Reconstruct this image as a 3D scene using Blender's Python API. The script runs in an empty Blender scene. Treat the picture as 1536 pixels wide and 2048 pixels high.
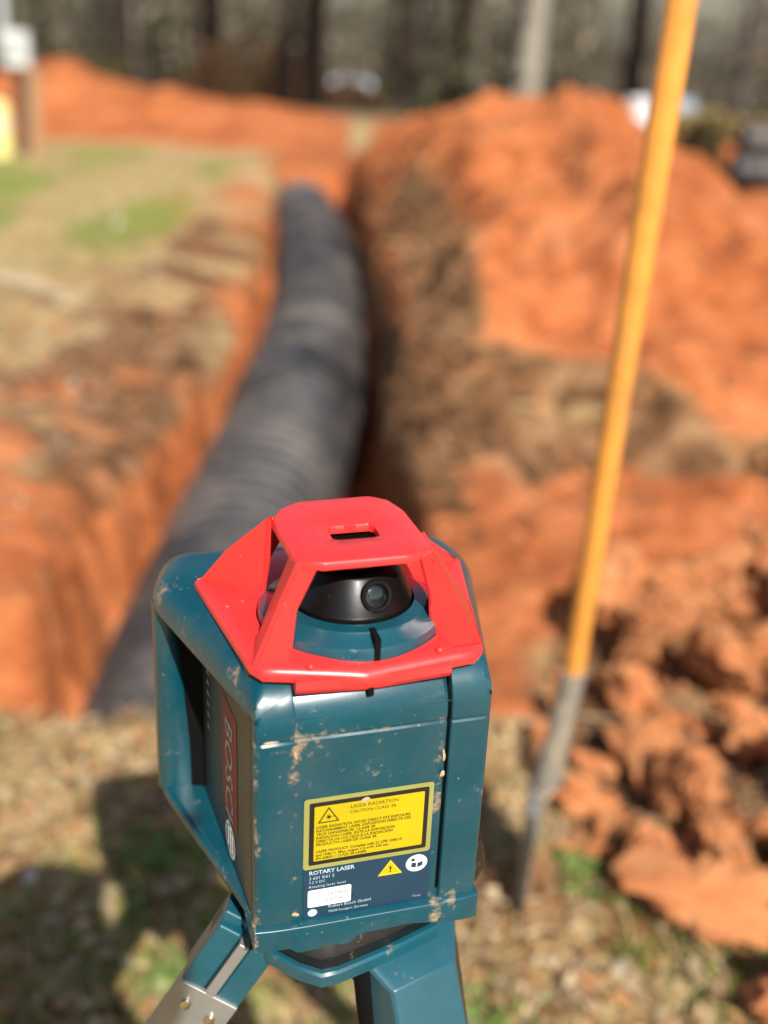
import bpy, bmesh, math, random
import numpy as np
from mathutils import Vector, Matrix

random.seed(7)
rng = np.random.default_rng(11)
sc = bpy.context.scene
col = sc.collection
R = math.radians

# ------------------------------------------------------------------ camera
PITCH, ROLL, FPX = R(23.4), R(2.64), 2300.0
cp, sp, cr, sr = math.cos(PITCH), math.sin(PITCH), math.cos(ROLL), math.sin(ROLL)
Rv = Vector((1, 0, 0)); Fv = Vector((0, cp, -sp)); Uv = Vector((0, sp, cp))
R2 = cr * Rv + sr * Uv; U2 = -sr * Rv + cr * Uv
cam = bpy.data.cameras.new('camera'); co = bpy.data.objects.new('camera', cam); col.objects.link(co)
m = Matrix((R2, U2, -Fv)).transposed().to_4x4(); m.translation = Vector((0, 0, 1.5)); co.matrix_world = m
cam.sensor_fit = 'VERTICAL'; cam.sensor_height = 24.0; cam.sensor_width = 18.0
cam.lens = FPX / 2048 * 24.0
cam.clip_start = 0.02; cam.clip_end = 2000
cam.dof.use_dof = True; cam.dof.focus_distance = 0.785; cam.dof.aperture_fstop = 1.6
sc.camera = co
# ------------------------------------------------------------------ light
SUN = Vector((0.42, -1.20, 1.12)).normalized()
EXPO = 0.55
world = bpy.data.worlds.new('World'); sc.world = world; world.use_nodes = True
nt = world.node_tree; nt.nodes.clear()
sky = nt.nodes.new('ShaderNodeTexSky'); sky.sky_type = 'NISHITA'; sky.sun_disc = False
sky.sun_elevation = math.asin(SUN.z); sky.sun_rotation = math.atan2(SUN.x, SUN.y)
bg = nt.nodes.new('ShaderNodeBackground'); bg.inputs[1].default_value = 0.078
wo = nt.nodes.new('ShaderNodeOutputWorld')
nt.links.new(sky.outputs[0], bg.inputs[0]); nt.links.new(bg.outputs[0], wo.inputs[0])
sl = bpy.data.lights.new('sun', 'SUN'); sl.energy = 4.6; sl.angle = R(0.53); sl.color = (1, 0.955, 0.88)
so = bpy.data.objects.new('sun', sl); col.objects.link(so)
so.rotation_euler = SUN.to_track_quat('Z', 'Y').to_euler(); so.location = (3, -8, 8)
sc.render.engine = 'CYCLES'
sc.view_settings.view_transform = 'Standard'; sc.view_settings.look = 'None'
sc.view_settings.exposure = EXPO; sc.view_settings.gamma = 1

# ------------------------------------------------------------------ helpers
def tag(o, label=None, cat=None, group=None, kind=None):
    if label: o['label'] = label
    if cat: o['category'] = cat
    if group: o['group'] = group
    if kind: o['kind'] = kind
    return o

def empty(name, loc=(0, 0, 0), rz=0.0):
    o = bpy.data.objects.new(name, None); col.objects.link(o)
    o.location = loc; o.rotation_euler = (0, 0, rz); o.empty_display_size = 0.05
    return o

class MB:
    def __init__(s): s.v = []; s.f = []; s.mi = []
    def add(s, vs, fs, mi=0):
        b = len(s.v); s.v += [tuple(p) for p in vs]
        s.f += [tuple(i + b for i in f) for f in fs]; s.mi += [mi] * len(fs)
    def box(s, c, d, mat=None, mi=0):
        x, y, z = d[0] / 2, d[1] / 2, d[2] / 2
        vs = [Vector((i * x, j * y, k * z)) for k in (-1, 1) for j in (-1, 1) for i in (-1, 1)]
        if mat is not None: vs = [mat @ p for p in vs]
        vs = [p + Vector(c) for p in vs]
        s.add(vs, [(0, 2, 3, 1), (4, 5, 7, 6), (0, 1, 5, 4), (2, 6, 7, 3), (0, 4, 6, 2), (1, 3, 7, 5)], mi)
    def loft(s, secs, cap=True, closed=True, mi=0):
        n = len(secs[0]); vs = [p for q in secs for p in q]; fs = []
        for i in range(len(secs) - 1):
            for j in range(n if closed else n - 1):
                k = (j + 1) % n
                fs.append((i * n + j, i * n + k, (i + 1) * n + k, (i + 1) * n + j))
        if cap and closed:
            fs.append(tuple(range(n - 1, -1, -1))); fs.append(tuple((len(secs) - 1) * n + j for j in range(n)))
        s.add(vs, fs, mi)
    def tube(s, pts, rad, n=12, cap=True, mi=0):
        pts = [Vector(p) for p in pts]
        if not hasattr(rad, '__len__'): rad = [rad] * len(pts)
        secs = []; up = None
        for i, p in enumerate(pts):
            d = (pts[min(i + 1, len(pts) - 1)] - pts[max(i - 1, 0)]).normalized()
            if up is None: up = Vector((0, 0, 1)) if abs(d.z) < .9 else Vector((0, 1, 0))
            a = d.cross(up).normalized(); b = a.cross(d).normalized(); up = b
            secs.append([p + rad[i] * (math.cos(2 * math.pi * k / n) * a + math.sin(2 * math.pi * k / n) * b) for k in range(n)])
        s.loft(secs, cap, True, mi)
    def prism(s, poly, z0, z1, mi=0):
        n = len(poly)
        s.loft([[(p[0], p[1], z0) for p in poly], [(p[0], p[1], z1) for p in poly]], True, True, mi)
    def lathe(s, prof, c=(0, 0), n=48, mi=0, cap=False):
        s.loft([[(c[0] + r * math.cos(2 * math.pi * k / n), c[1] + r * math.sin(2 * math.pi * k / n), z) for k in range(n)] for r, z in prof], cap, True, mi)
    def build(s, name, mats, parent=None, smooth=35, scale=1.0, bevel=0, segs=2, fix=True):
        me = bpy.data.meshes.new(name)
        me.from_pydata([(p[0] * scale, p[1] * scale, p[2] * scale) for p in s.v], [], s.f)
        if not isinstance(mats, (list, tuple)): mats = [mats]
        for k in mats: me.materials.append(k)
        if len(mats) > 1: me.polygons.foreach_set('material_index', s.mi)
        if fix:
            bm = bmesh.new(); bm.from_mesh(me)
            bmesh.ops.remove_doubles(bm, verts=bm.verts, dist=1e-6)
            bmesh.ops.recalc_face_normals(bm, faces=bm.faces); bm.to_mesh(me); bm.free()
        if smooth is not None:
            me.shade_smooth(); me.set_sharp_from_angle(angle=R(smooth))
        o = bpy.data.objects.new(name, me); col.objects.link(o)
        if parent is not None: o.parent = parent
        if bevel:
            b = o.modifiers.new('bevel', 'BEVEL'); b.width = bevel * scale; b.segments = segs
            b.limit_method = 'ANGLE'; b.angle_limit = R(32); b.harden_normals = True
        return o

# ------------------------------------------------------------------ numpy noise
_P = rng.permutation(512)
def vnoise(x, y, seed=0):
    xi = np.floor(x).astype(int); yi = np.floor(y).astype(int)
    xf = x - xi; yf = y - yi
    u = xf * xf * (3 - 2 * xf); v = yf * yf * (3 - 2 * yf)
    def h(a, b): return _P[(_P[(a + seed * 17) % 512] + b) % 512] / 255.5 - 1
    return (h(xi, yi) * (1 - u) + h(xi + 1, yi) * u) * (1 - v) + (h(xi, yi + 1) * (1 - u) + h(xi + 1, yi + 1) * u) * v
def fbm(x, y, f=1.0, o=4, seed=0, g=.5):
    t = 0; a = 1
    for i in range(o):
        t = t + a * vnoise(x * f + 13.1 * i, y * f + 7.7 * i, seed + i); f *= 2.03; a *= g
    return t
def sst(a, b, x): t = np.clip((x - a) / (b - a), 0, 1); return t * t * (3 - 2 * t)
def gauss(x, c, s): return np.exp(-((x - c) / s) ** 2)

# ------------------------------------------------------------------ materials
def newmat(name):
    m = bpy.data.materials.new(name); m.use_nodes = True; nt = m.node_tree
    b = nt.nodes['Principled BSDF']; return m, nt, b
def N(nt, t, **k):
    n = nt.nodes.new(t)
    for a, b in k.items(): setattr(n, a, b)
    return n
def noise(nt, vec, scale, detail=4, rough=.55, dist=0):
    n = N(nt, 'ShaderNodeTexNoise'); n.inputs['Scale'].default_value = scale; n.inputs['Detail'].default_value = detail
    n.inputs['Roughness'].default_value = rough; n.inputs['Distortion'].default_value = dist
    if vec is not None: nt.links.new(vec, n.inputs['Vector'])
    return n.outputs['Fac']
def ramp(nt, fac, stops, interp='LINEAR'):
    r = N(nt, 'ShaderNodeValToRGB'); r.color_ramp.interpolation = interp
    e = r.color_ramp.elements
    while len(e) < len(stops): e.new(0.5)
    for i, (p, c) in enumerate(stops):
        e[i].position = p; e[i].color = (c, c, c, 1) if not hasattr(c, '__len__') else (*c, 1)
    nt.links.new(fac, r.inputs[0]); return r.outputs[0]
def mix(nt, fac, a, b, mode='MIX'):
    n = N(nt, 'ShaderNodeMix', data_type='RGBA', blend_type=mode)
    for s, v in ((0, fac), (6, a), (7, b)):
        if isinstance(v, (int, float)): n.inputs[s].default_value = v
        elif isinstance(v, tuple): n.inputs[s].default_value = (*v, 1)
        else: nt.links.new(v, n.inputs[s])
    return n.outputs[2]
def math_(nt, op, a, b=0.0, c=None):
    n = N(nt, 'ShaderNodeMath', operation=op)
    for i, v in enumerate((a, b) if c is None else (a, b, c)):
        if isinstance(v, (int, float)): n.inputs[i].default_value = v
        else: nt.links.new(v, n.inputs[i])
    return n.outputs[0]
def bump(nt, h, strength, dist, b):
    n = N(nt, 'ShaderNodeBump'); n.inputs['Strength'].default_value = strength; n.inputs['Distance'].default_value = dist
    nt.links.new(h, n.inputs['Height']); nt.links.new(n.outputs[0], b.inputs['Normal'])

def simple(name, c, rough=.5, metal=0, spec=.5, var=.15, nscale=20, bstr=.1, bdist=.002, coat=0):
    m, nt, b = newmat(name); tc = N(nt, 'ShaderNodeTexCoord').outputs['Object']
    n = noise(nt, tc, nscale)
    c2 = tuple(x * (1 - var) for x in c); c3 = tuple(min(1, x * (1 + var)) for x in c)
    nt.links.new(ramp(nt, n, [(.3, c2), (.7, c3)]), b.inputs['Base Color'])
    b.inputs['Roughness'].default_value = rough; b.inputs['Metallic'].default_value = metal
    b.inputs['Specular IOR Level'].default_value = spec; b.inputs['Coat Weight'].default_value = coat
    b.inputs['Coat Roughness'].default_value = .12
    if bstr: bump(nt, noise(nt, tc, nscale * 6), bstr, bdist, b)
    return m

S = 1.0            # scale of the measured device
CM = 0.01 * S
CLAYDUST = (.40, .27, .16)
def dirty_plastic(name, c, rough=.34, dirt=1.0, edge=True, scratch=.5, coat=.3, spec=.5):
    """moulded plastic with dried clay specks; object coordinates are metres of the device"""
    m, nt, b = newmat(name); tc = N(nt, 'ShaderNodeTexCoord').outputs['Object']
    sepn = N(nt, 'ShaderNodeSeparateXYZ'); nt.links.new(tc, sepn.inputs[0]); X, Y, Z = sepn.outputs
    big = noise(nt, tc, 28, 3); fine = noise(nt, tc, 260, 5, .62); mid = noise(nt, tc, 135, 6, .72, .1)
    vo = N(nt, 'ShaderNodeTexVoronoi'); vo.inputs['Scale'].default_value = 150; vo.inputs['Randomness'].default_value = 1
    nt.links.new(tc, vo.inputs['Vector'])
    thr = math_(nt, 'ADD', math_(nt, 'MULTIPLY', big, .55), math_(nt, 'MULTIPLY', mid, .65))
    boost = 0.0
    if edge:
        def g(ax, c, w):
            d = math_(nt, 'DIVIDE', math_(nt, 'SUBTRACT', ax, c * CM), w * CM)
            return math_(nt, 'POWER', 2.718, math_(nt, 'MULTIPLY', math_(nt, 'MULTIPLY', d, d), -1.0))
        yf = g(Y, 0, 1.5)
        e1 = math_(nt, 'MULTIPLY', math_(nt, 'ADD', math_(nt, 'ADD', g(X, -8, .35), math_(nt, 'MULTIPLY', g(X, -5.2, .4), .62)), math_(nt, 'MULTIPLY', g(X, 4.6, .4), .7)), yf)
        e2 = math_(nt, 'MULTIPLY', math_(nt, 'MULTIPLY', g(Z, 15.9, .3), yf), .8)
        e3 = math_(nt, 'MULTIPLY', g(Z, 14.0, 2.6), math_(nt, 'MULTIPLY', yf, g(X, -1, 5)))
        boost = math_(nt, 'ADD', math_(nt, 'MULTIPLY', e1, .135), math_(nt, 'ADD', math_(nt, 'MULTIPLY', e2, .09), math_(nt, 'MULTIPLY', e3, .05)))
        left = math_(nt, 'MULTIPLY', g(Z, 18, 2.2), N(nt, 'ShaderNodeMath', operation='LESS_THAN').outputs[0])
        lt = left.node.inputs[1].links[0].from_node; nt.links.new(X, lt.inputs[0]); lt.inputs[1].default_value = -7.9 * CM
        boost = math_(nt, 'ADD', boost, math_(nt, 'MULTIPLY', left, .07))
        thr = math_(nt, 'ADD', thr, boost)
    spots = ramp(nt, thr, [(.745 - .03 * dirt, 0.0), (.85 - .03 * dirt, .85)])
    film = math_(nt, 'MULTIPLY', ramp(nt, noise(nt, tc, 16, 6, .65, .2), [(.45, 0.0), (.70, 1.0)]), .06 * min(1, dirt))
    specks = math_(nt, 'MULTIPLY', ramp(nt, vo.outputs['Distance'], [(.10, 1.0), (.17, 0.0)]), ramp(nt, fine, [(.57, 0.0), (.64, .8)]))
    d = math_(nt, 'MAXIMUM', math_(nt, 'MAXIMUM', spots, film), math_(nt, 'MULTIPLY', specks, min(1, dirt * .8)))
    base = ramp(nt, big, [(.3, tuple(x * .9 for x in c)), (.7, tuple(min(1, x * 1.1) for x in c))])
    dust = ramp(nt, fine, [(.35, tuple(x * .7 for x in CLAYDUST)), (.65, CLAYDUST)])
    nt.links.new(mix(nt, d, base, dust), b.inputs['Base Color'])
    b.inputs['Specular IOR Level'].default_value = spec
    rr = math_(nt, 'ADD', math_(nt, 'MULTIPLY', d, .5), math_(nt, 'ADD', rough - .06, math_(nt, 'MULTIPLY', mid, .12)))
    nt.links.new(rr, b.inputs['Roughness'])
    nt.links.new(math_(nt, 'MULTIPLY', math_(nt, 'SUBTRACT', 1.0, d), coat), b.inputs['Coat Weight']); b.inputs['Coat Roughness'].default_value = .24
    hh = math_(nt, 'ADD', math_(nt, 'MULTIPLY', d, .6), math_(nt, 'MULTIPLY', fine, .25))
    bump(nt, hh, .35, .0006, b)
    return m

TEAL = dirty_plastic('teal_plastic', (.0002, .058, .082), .34, 1.0, spec=.30, coat=.5)
TEALB = dirty_plastic('teal_plastic_bracket', (.003, .080, .112), .42, .75, edge=False)
TEALC = dirty_plastic('teal_plastic_cap', (.008, .085, .118), .50, .35, edge=False, spec=.8)
TEALR = dirty_plastic('teal_collar', (.003, .065, .092), .25, .35, edge=False, coat=.6)
RED = dirty_plastic('red_plastic', (.86, .034, .032), .38, .42, edge=False, coat=.25)
BLACK = dirty_plastic('black_rubber', (.006, .006, .006), .38, .55, edge=False, coat=.15)
BLACKG = dirty_plastic('black_rotor_plastic', (.004, .004, .004), .36, .2, edge=False, coat=.08, spec=.2)
GRIPK = simple('dark_grip_rubber', (.003, .003, .003), .85, spec=.15, bstr=0)
PANEL = dirty_plastic('dark_grey_panel', (.022, .020, .018), .38, .1, edge=False, coat=.2)
ALU = dirty_plastic('dusty_aluminium', (.34, .34, .32), .42, .9, edge=False, coat=0)
ALU.node_tree.nodes['Principled BSDF'].inputs['Metallic'].default_value = .55
def flat(name, c, rough=.45, coat=0): return simple(name, c, rough, var=.06, nscale=60, bstr=0, coat=coat)
LENS = flat('lens_glass', (.01, .02, .02), .05, 1)
YEL = dirty_plastic('yellow_sticker', (.50, .38, .0), .5, .35, edge=False, coat=.2)
YEDGE = dirty_plastic('sticker_film_edge', (.30, .29, .08), .3, .6, edge=False, coat=.4)
NAVY = dirty_plastic('navy_sticker', (.003, .038, .078), .35, .45, edge=False, coat=.3)
INK = flat('black_ink', (.012, .011, .009)); INKS = flat('faded_black_ink', (.05, .038, .004)); WHITE = flat('white_print', (.78, .80, .80)); PALE = flat('pale_blue_print', (.42, .55, .62))
REDINK = flat('red_print', (.19, .010, .009)); GREYP = flat('grey_print', (.30, .32, .33))
SCREW = simple('screw_metal', (.6, .55, .42), .3, 1)

# ------------------------------------------------------------------ ground
def axis(pts):
    out = []
    for a, b, st in pts:
        out += list(np.arange(a, b - 1e-6, st))
    out.append(pts[-1][1]); return np.array(out)
XS = axis([(-160, -30, 10), (-30, -10, 1.5), (-10, -3, .25), (-3, -1.6, .06), (-1.6, 1.6, .022), (1.6, 4, .06), (4, 10, .25), (10, 30, 1.5), (30, 160, 10)])
YS = axis([(-30, -2, 2), (-2, 1, .15), (1, 4.5, .022), (4.5, 8, .04), (8, 16, .09), (16, 30, .4), (30, 60, 1.5), (60, 200, 10)])
def xl(y): return np.interp(y, [2, 3, 4.5, 6, 8.5, 11, 13], [-1.02, -.99, -.87, -.87, -.99, -1.17, -1.3]) + .035 * fbm(y, y * 0, 2.3, 4, 3)
def xr(y): return np.interp(y, [2, 3.4, 3.8, 5.45, 9, 14, 16], [.12, .16, .10, -.04, -.25, -.62, -.8]) + .05 * fbm(y, y * 0, 2.1, 3, 9)
def ground_h(x, y, fine=True):
    h = .035 * fbm(x, y, .6, 3, 1)
    near = gauss(x, 0, 6) * gauss(y, 4, 9)
    if fine: h = h + near * (.018 * fbm(x, y, 5, 3, 2) + .008 * fbm(x, y, 22, 3, 5))
    h = h - 2.2 * sst(18, 42, y)
    # left bank lip heaped with spoil, right bank berm under the pile
    h = h + .07 * gauss(x, -1.35, .28) * sst(2.4, 3.4, y) * sst(14, 11, y) * (1 + .8 * fbm(x, y, 2.2, 2, 8))
    h = h + .13 * sst(-.03, .10, x - xr(y)) * sst(3.6, 4.6, y) * sst(14, 10, y) * (1 + .5 * fbm(x, y, 3, 2, 12))
    h = h - .17 * sst(3.80, 3.88, y + .12 * fbm(x, x * 0, 2.2, 3, 27)) * sst(4.35, 4.0, y) * sst(.35, .6, x) * sst(4, 3, x)
    h = h + .075 * np.exp(-(((x - .31) / .10) ** 2 + ((y - 1.71) / .09) ** 2)) * (1 + .3 * fbm(x, y, 14, 2, 29))
    # cloddy heap to the right of the shovel
    hp = sst(.32, 1.0, x) * sst(1.35, 1.75, y) * sst(3.2, 2.3, y)
    h = h + hp * (.10 + .04 * fbm(x, y, 6, 3, 15))
    h = h + .05 * sst(.2, .6, x) * sst(2.4, 2.8, y) * sst(4.4, 3.7, y) * (1 + fbm(x, y, 4, 3, 19))
    # trench
    wl = .22 + .10 * fbm(x, y, 2.6, 3, 21); wr = .07; x = x + .030 * fbm(x * 1.4, y, 9, 4, 23) + .02 * np.abs(fbm(x * 2, y, 17, 2, 24))
    a = sst(0, 1, (x - xl(y)) / wl); b = sst(0, 1, (xr(y) - x) / wr)
    n = sst(2.17, 2.26, y + .03 * fbm(x * 3, y * 0, 1, 3, 4)); e = sst(12.3, 11.5, y)
    # the near end widens to the left
    a = np.maximum(a, sst(2.75, 2.45, y) * sst(-2.1, -1.8, x))
    t = a * b * n * e
    h = h - t * (.64 + .03 * fbm(x, y, 3, 3, 30))
    return h, t, a * n * e
PILE = dict(x=(-1.4, 5.2), y=(4.0, 14.5))
def pile_h(x, y, fine=True):
    crest = np.interp(x, [-1.2, -.75, -.4, -.2, .06, .33, .6, .85, 1.04, 1.25, 1.45, 1.95, 2.26, 2.6, 3.3],
                      [0, .15, .50, .68, .92, .78, .77, .82, .90, .80, .72, .50, .20, .02, -.1])
    x0 = x + .25 * (y - 8)*sst(8,13,y)
    crest = np.where(y > 8, np.interp(x0, [-1.2, -.75, -.4, -.2, .06, .33, .6, .85, 1.04, 1.25, 1.45, 1.95, 2.26, 2.6, 3.3],
                      [0, .15, .50, .68, .92, .78, .77, .82, .90, .80, .72, .50, .20, .02, -.1]), crest)
    f = np.clip((y - 4.15 - .25 * fbm(x, y * 0, 1.3, 3, 33)) / 3.4, 0, 1); f = np.sin(f * math.pi / 2) ** .95
    bk = np.interp(y, [7.5, 9.5, 11.5, 14], [1, .72, .5, 0])
    h = crest * f * bk
    edge = sst(-.02, .55, x - xr(y) + .12 * fbm(x, y, 1.6, 3, 38)); h = h * (.25 + .75 * edge) * sst(-.12, .05, x - xr(y)) - .22 * sst(.05, -.12, x - xr(y))
    h = h * sst(4.6, 2.6, x)
    k = sst(.03, .3, h)
    if fine: h = h + k * (.085 * fbm(x, y, 1.9, 4, 40) + .085 * np.abs(fbm(x, y, 4.2, 4, 44)) + .014 * fbm(x, y, 24, 2, 47))
    return h

def grid_mesh(name, xs, ys, Z, mat, attrs, parent=None):
    nx, ny = len(xs), len(ys)
    X, Y = np.meshgrid(xs, ys); V = np.stack([X, Y, Z], -1).reshape(-1, 3).astype(np.float32)
    i = (np.arange(ny - 1)[:, None] * nx + np.arange(nx - 1)[None]).ravel()
    F = np.stack([i, i + 1, i + nx + 1, i + nx], 1).astype(np.int32)
    me = bpy.data.meshes.new(name); me.vertices.add(len(V)); me.vertices.foreach_set('co', V.ravel())
    me.loops.add(F.size); me.loops.foreach_set('vertex_index', F.ravel())
    me.polygons.add(len(F)); me.polygons.foreach_set('loop_start', np.arange(len(F), dtype=np.int32) * 4)
    me.polygons.foreach_set('loop_total', np.full(len(F), 4, np.int32)); me.update(); me.validate()
    me.shade_smooth()
    ca = me.color_attributes.new('zone', 'FLOAT_COLOR', 'POINT')
    C = np.ones((len(V), 4), np.float32)
    for k, a in enumerate(attrs): C[:, k] = np.clip(a, 0, 1).ravel()
    ca.data.foreach_set('color', C.ravel()); me.materials.append(mat)
    o = bpy.data.objects.new(name, me); col.objects.link(o); o.parent = parent
    return o

def soil_material(name):
    m, nt, b = newmat(name); tc = N(nt, 'ShaderNodeTexCoord').outputs['Object']
    at = N(nt, 'ShaderNodeAttribute', attribute_name='zone'); sp_ = N(nt, 'ShaderNodeSeparateColor'); nt.links.new(at.outputs['Color'], sp_.inputs[0])
    clay_m, green_m, brown_m = sp_.outputs
    n1 = noise(nt, tc, 1.6, 5, .6); n2 = noise(nt, tc, 7, 5, .65); n3 = noise(nt, tc, 45, 4, .7); n4 = noise(nt, tc, 3.1, 4, .6, .5)
    clay = ramp(nt, math_(nt, 'ADD', math_(nt, 'MULTIPLY', n1, .45), math_(nt, 'MULTIPLY', n2, .55)),
                [(.34, (.20, .055, .020)), (.45, (.44, .125, .038)), (.56, (.58, .195, .070)), (.72, (.58, .29, .14))])
    clay = mix(nt, math_(nt, 'MULTIPLY', ramp(nt, n3, [(.38, 1.0), (.56, 0.0)]), .6), clay, (.22, .060, .020))
    straw = ramp(nt, n2, [(.32, (.26, .14, .06)), (.5, (.46, .32, .15)), (.68, (.60, .46, .24))])
    brown = ramp(nt, n2, [(.34, (.050, .024, .011)), (.5, (.19, .092, .040)), (.66, (.38, .22, .11))])
    green = ramp(nt, n4, [(.35, (.22, .20, .07)), (.6, (.26, .31, .055))])
    wood = ramp(nt, n1, [(.3, (.05, .038, .024)), (.7, (.13, .105, .07))])
    # far ground (litter under the trees) from world position
    ge = N(nt, 'ShaderNodeNewGeometry'); sx = N(nt, 'ShaderNodeSeparateXYZ'); nt.links.new(ge.outputs['Position'], sx.inputs[0])
    vari = N(nt, 'ShaderNodeObjectInfo').outputs['Random']
    far = N(nt, 'ShaderNodeMapRange'); far.inputs[1].default_value = 17; far.inputs[2].default_value = 21; nt.links.new(sx.outputs[1], far.inputs[0])
    base = mix(nt, far.outputs[0], straw, wood)
    def edge(mk): return ramp(nt, math_(nt, 'ADD', mk, math_(nt, 'MULTIPLY', math_(nt, 'SUBTRACT', n2, .5), .9)), [(.38, 0.0), (.62, 1.0)])
    c = mix(nt, edge(green_m), base, green)
    c = mix(nt, edge(brown_m), c, brown)
    if name == 'clay_clod':
        clay = mix(nt, .40, clay, (.72, .28, .11))
        clay = mix(nt, ramp(nt, noise(nt, tc, 1.3, 3), [(.35, 0.0), (.65, .5)]), clay, (.55, .28, .12))
        clay = mix(nt, math_(nt, 'MULTIPLY', vari, .55), clay, (.36, .15, .06))
    c = mix(nt, edge(clay_m), c, clay)
    nt.links.new(c, b.inputs['Base Color']); b.inputs['Roughness'].default_value = .92; b.inputs['Specular IOR Level'].default_value = .15
    bump(nt, math_(nt, 'ADD', n3, n2), .3 if name == 'clay_clod' else .7, .02, b)
    return m
SOIL = soil_material('red_clay_and_litter')

X, Y = np.meshgrid(XS, YS)
H, T, TA = ground_h(X, Y)
def masks(X, Y, T):
    clay = sst(.03, .2, T) * 1.0
    clay = np.maximum(clay, sst(.0, .25, X - xr(Y)) * sst(2.5, 2.75, Y) * sst(17, 14, Y) * (Y < 17) * sst(6.5, 5, X))
    clay = np.maximum(clay, sst(-1.9, -1.0, X) * sst(4.6, 3.0, Y) * sst(2.15, 2.3, Y) * .62)
    clay = np.maximum(clay, sst(-2.1, -1.2, X + .4 * fbm(X, Y, 1, 2, 50)) * sst(5, 6.5, Y) * (.50 + .3 * fbm(X, Y, 1.3, 3, 64)) * sst(17, 14, Y) * (X < 0))
    clay = np.maximum(clay, sst(.30, .55, X) * sst(1.5, 1.7, Y) * sst(17, 14, Y) * .9)
    clay = np.maximum(clay, sst(12.5, 14.5, Y + .15 * X) * sst(18.5, 16.5, Y) * sst(-12, -6, X) * sst(7, 4, X) * .9)
    clay = np.maximum(clay, (.36 + .5 * fbm(X, Y, 1.5, 3, 63)) * gauss(X, -1.30, .65) * sst(2.3, 3, Y) * sst(9.5, 7, Y))
    clay = np.maximum(clay, sst(-1.6, -1.2, X) * sst(11.5, 12.3, Y) * sst(20, 18, Y) * sst(2.5, 1, X))
    brown = np.maximum(gauss(X, -1.22, .50) * sst(2.5, 3.1, Y) * sst(10, 7.5, Y) * (.86 + .6 * fbm(X, Y, 2.4, 3, 62)), gauss(Y, 4.12, .24) * sst(.1, .4, X) * .9)  # pile foot band: brown topsoil, darkened as shade below the overhang
    brown = np.maximum(brown, gauss(X - xr(Y), .18, .32) * sst(2.6, 3.4, Y) * sst(16, 12, Y) * 1.0)
    brown = np.maximum(brown, gauss(Y, 2.1, .25) * .3)
    cz_ = sst(.36, .5, X) * sst(1.45, 1.6, Y) * sst(2.9, 2.5, Y); brown = np.maximum(brown, cz_ * .9); brown = np.maximum(brown, np.exp(-(((X - .31) / .16) ** 2 + ((Y - 1.71) / .14) ** 2)))  # dark brown under the clods paints the shade in their gaps
    clay = clay * (1 - .8 * gauss(Y, 4.15, .35) * sst(.1, .4, X)) * (1 - .85 * gauss(X - xr(Y), .22, .22) * sst(3.6, 4.4, Y))
    green = (.30 + .45 * fbm(X, Y, .8, 3, 60)) * sst(2.3, 1.9, Y)
    green = np.maximum(green, (.36 + .62 * fbm(X, Y * .5, 1.7, 3, 61)) * sst(-1.3, -2.0, X) * sst(5, 7, Y) * sst(15, 13, Y))
    green = np.maximum(green, 1.3 * gauss(X, -1.95, .40) * gauss(Y, 8.4, .9))
    green = np.maximum(green, 1.3 * gauss(X, -3.6, .6) * gauss(Y, 10, 1.3))
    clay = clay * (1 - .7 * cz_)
    return clay, green, brown
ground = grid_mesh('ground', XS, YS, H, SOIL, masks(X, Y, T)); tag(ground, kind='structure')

# big pile of excavated clay
px_ = np.arange(PILE['x'][0], PILE['x'][1], .032); py_ = np.arange(PILE['y'][0], PILE['y'][1], .036)
PX, PY = np.meshgrid(px_, py_)
gh = ground_h(PX, PY)[0]; ph = pile_h(PX, PY)
PZ = np.where(ph > .03, gh + ph, gh - .06 + 0 * ph)
PZ = np.where(ph > .03, gh + ph - .0, np.minimum(gh - .05, gh + ph))
bm_ = np.maximum(gauss(PX - xr(PY), .22, .20) * .95 * sst(8.5, 6.5, PY), sst(.16, .04, ph + .05 * fbm(PX, PY, 2.2, 3, 39)) * .9) * sst(10, 7, PY)
clm = 1.0 - .9 * bm_
pile = grid_mesh('clay_pile', px_, py_, PZ, SOIL, (clm, PX * 0, bm_))
tag(pile, 'large heap of excavated orange clay right of the trench', 'dirt pile')

# low far bank of spoil on the left
bx = np.arange(-12, -.4, .07); by = np.arange(13.4, 20.5, .07); BX, BY = np.meshgrid(bx, by)
crest = np.interp(BX, [-12, -9, -6.5, -5, -4.6, -4.2, -4, -3.4, -3.2, -2.7, -2.3, -2.0, -1.1, -.5], [0, .25, .40, .52, .66, .48, .40, .38, .44, .28, .24, .28, .16, -.05])
bhh = crest * gauss(BY, 16.5, 1.5) * 1.03
bhh = bhh + sst(.03, .2, bhh) * (.07 * fbm(BX, BY, 1.6, 4, 70) + .03 * np.abs(fbm(BX, BY, 5, 3, 73)))
bg_ = ground_h(BX, BY)[0]
bank = grid_mesh('clay_bank', bx, by, np.where(bhh > .03, bg_ + bhh, bg_ - .06), SOIL, (BX * 0 + 1, BX * 0, BX * 0))
tag(bank, 'long low bank of orange clay beyond the grass on the left', 'dirt pile')

def surf(x, y):
    x = np.atleast_1d(np.asarray(x, float)); y = np.atleast_1d(np.asarray(y, float))
    g = ground_h(x, y)[0]; p = pile_h(x, y)
    inside = (x > PILE['x'][0]) & (x < PILE['x'][1]) & (y > PILE['y'][0]) & (y < PILE['y'][1]) & (p > .03)
    return np.where(inside, g + p, g)

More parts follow.
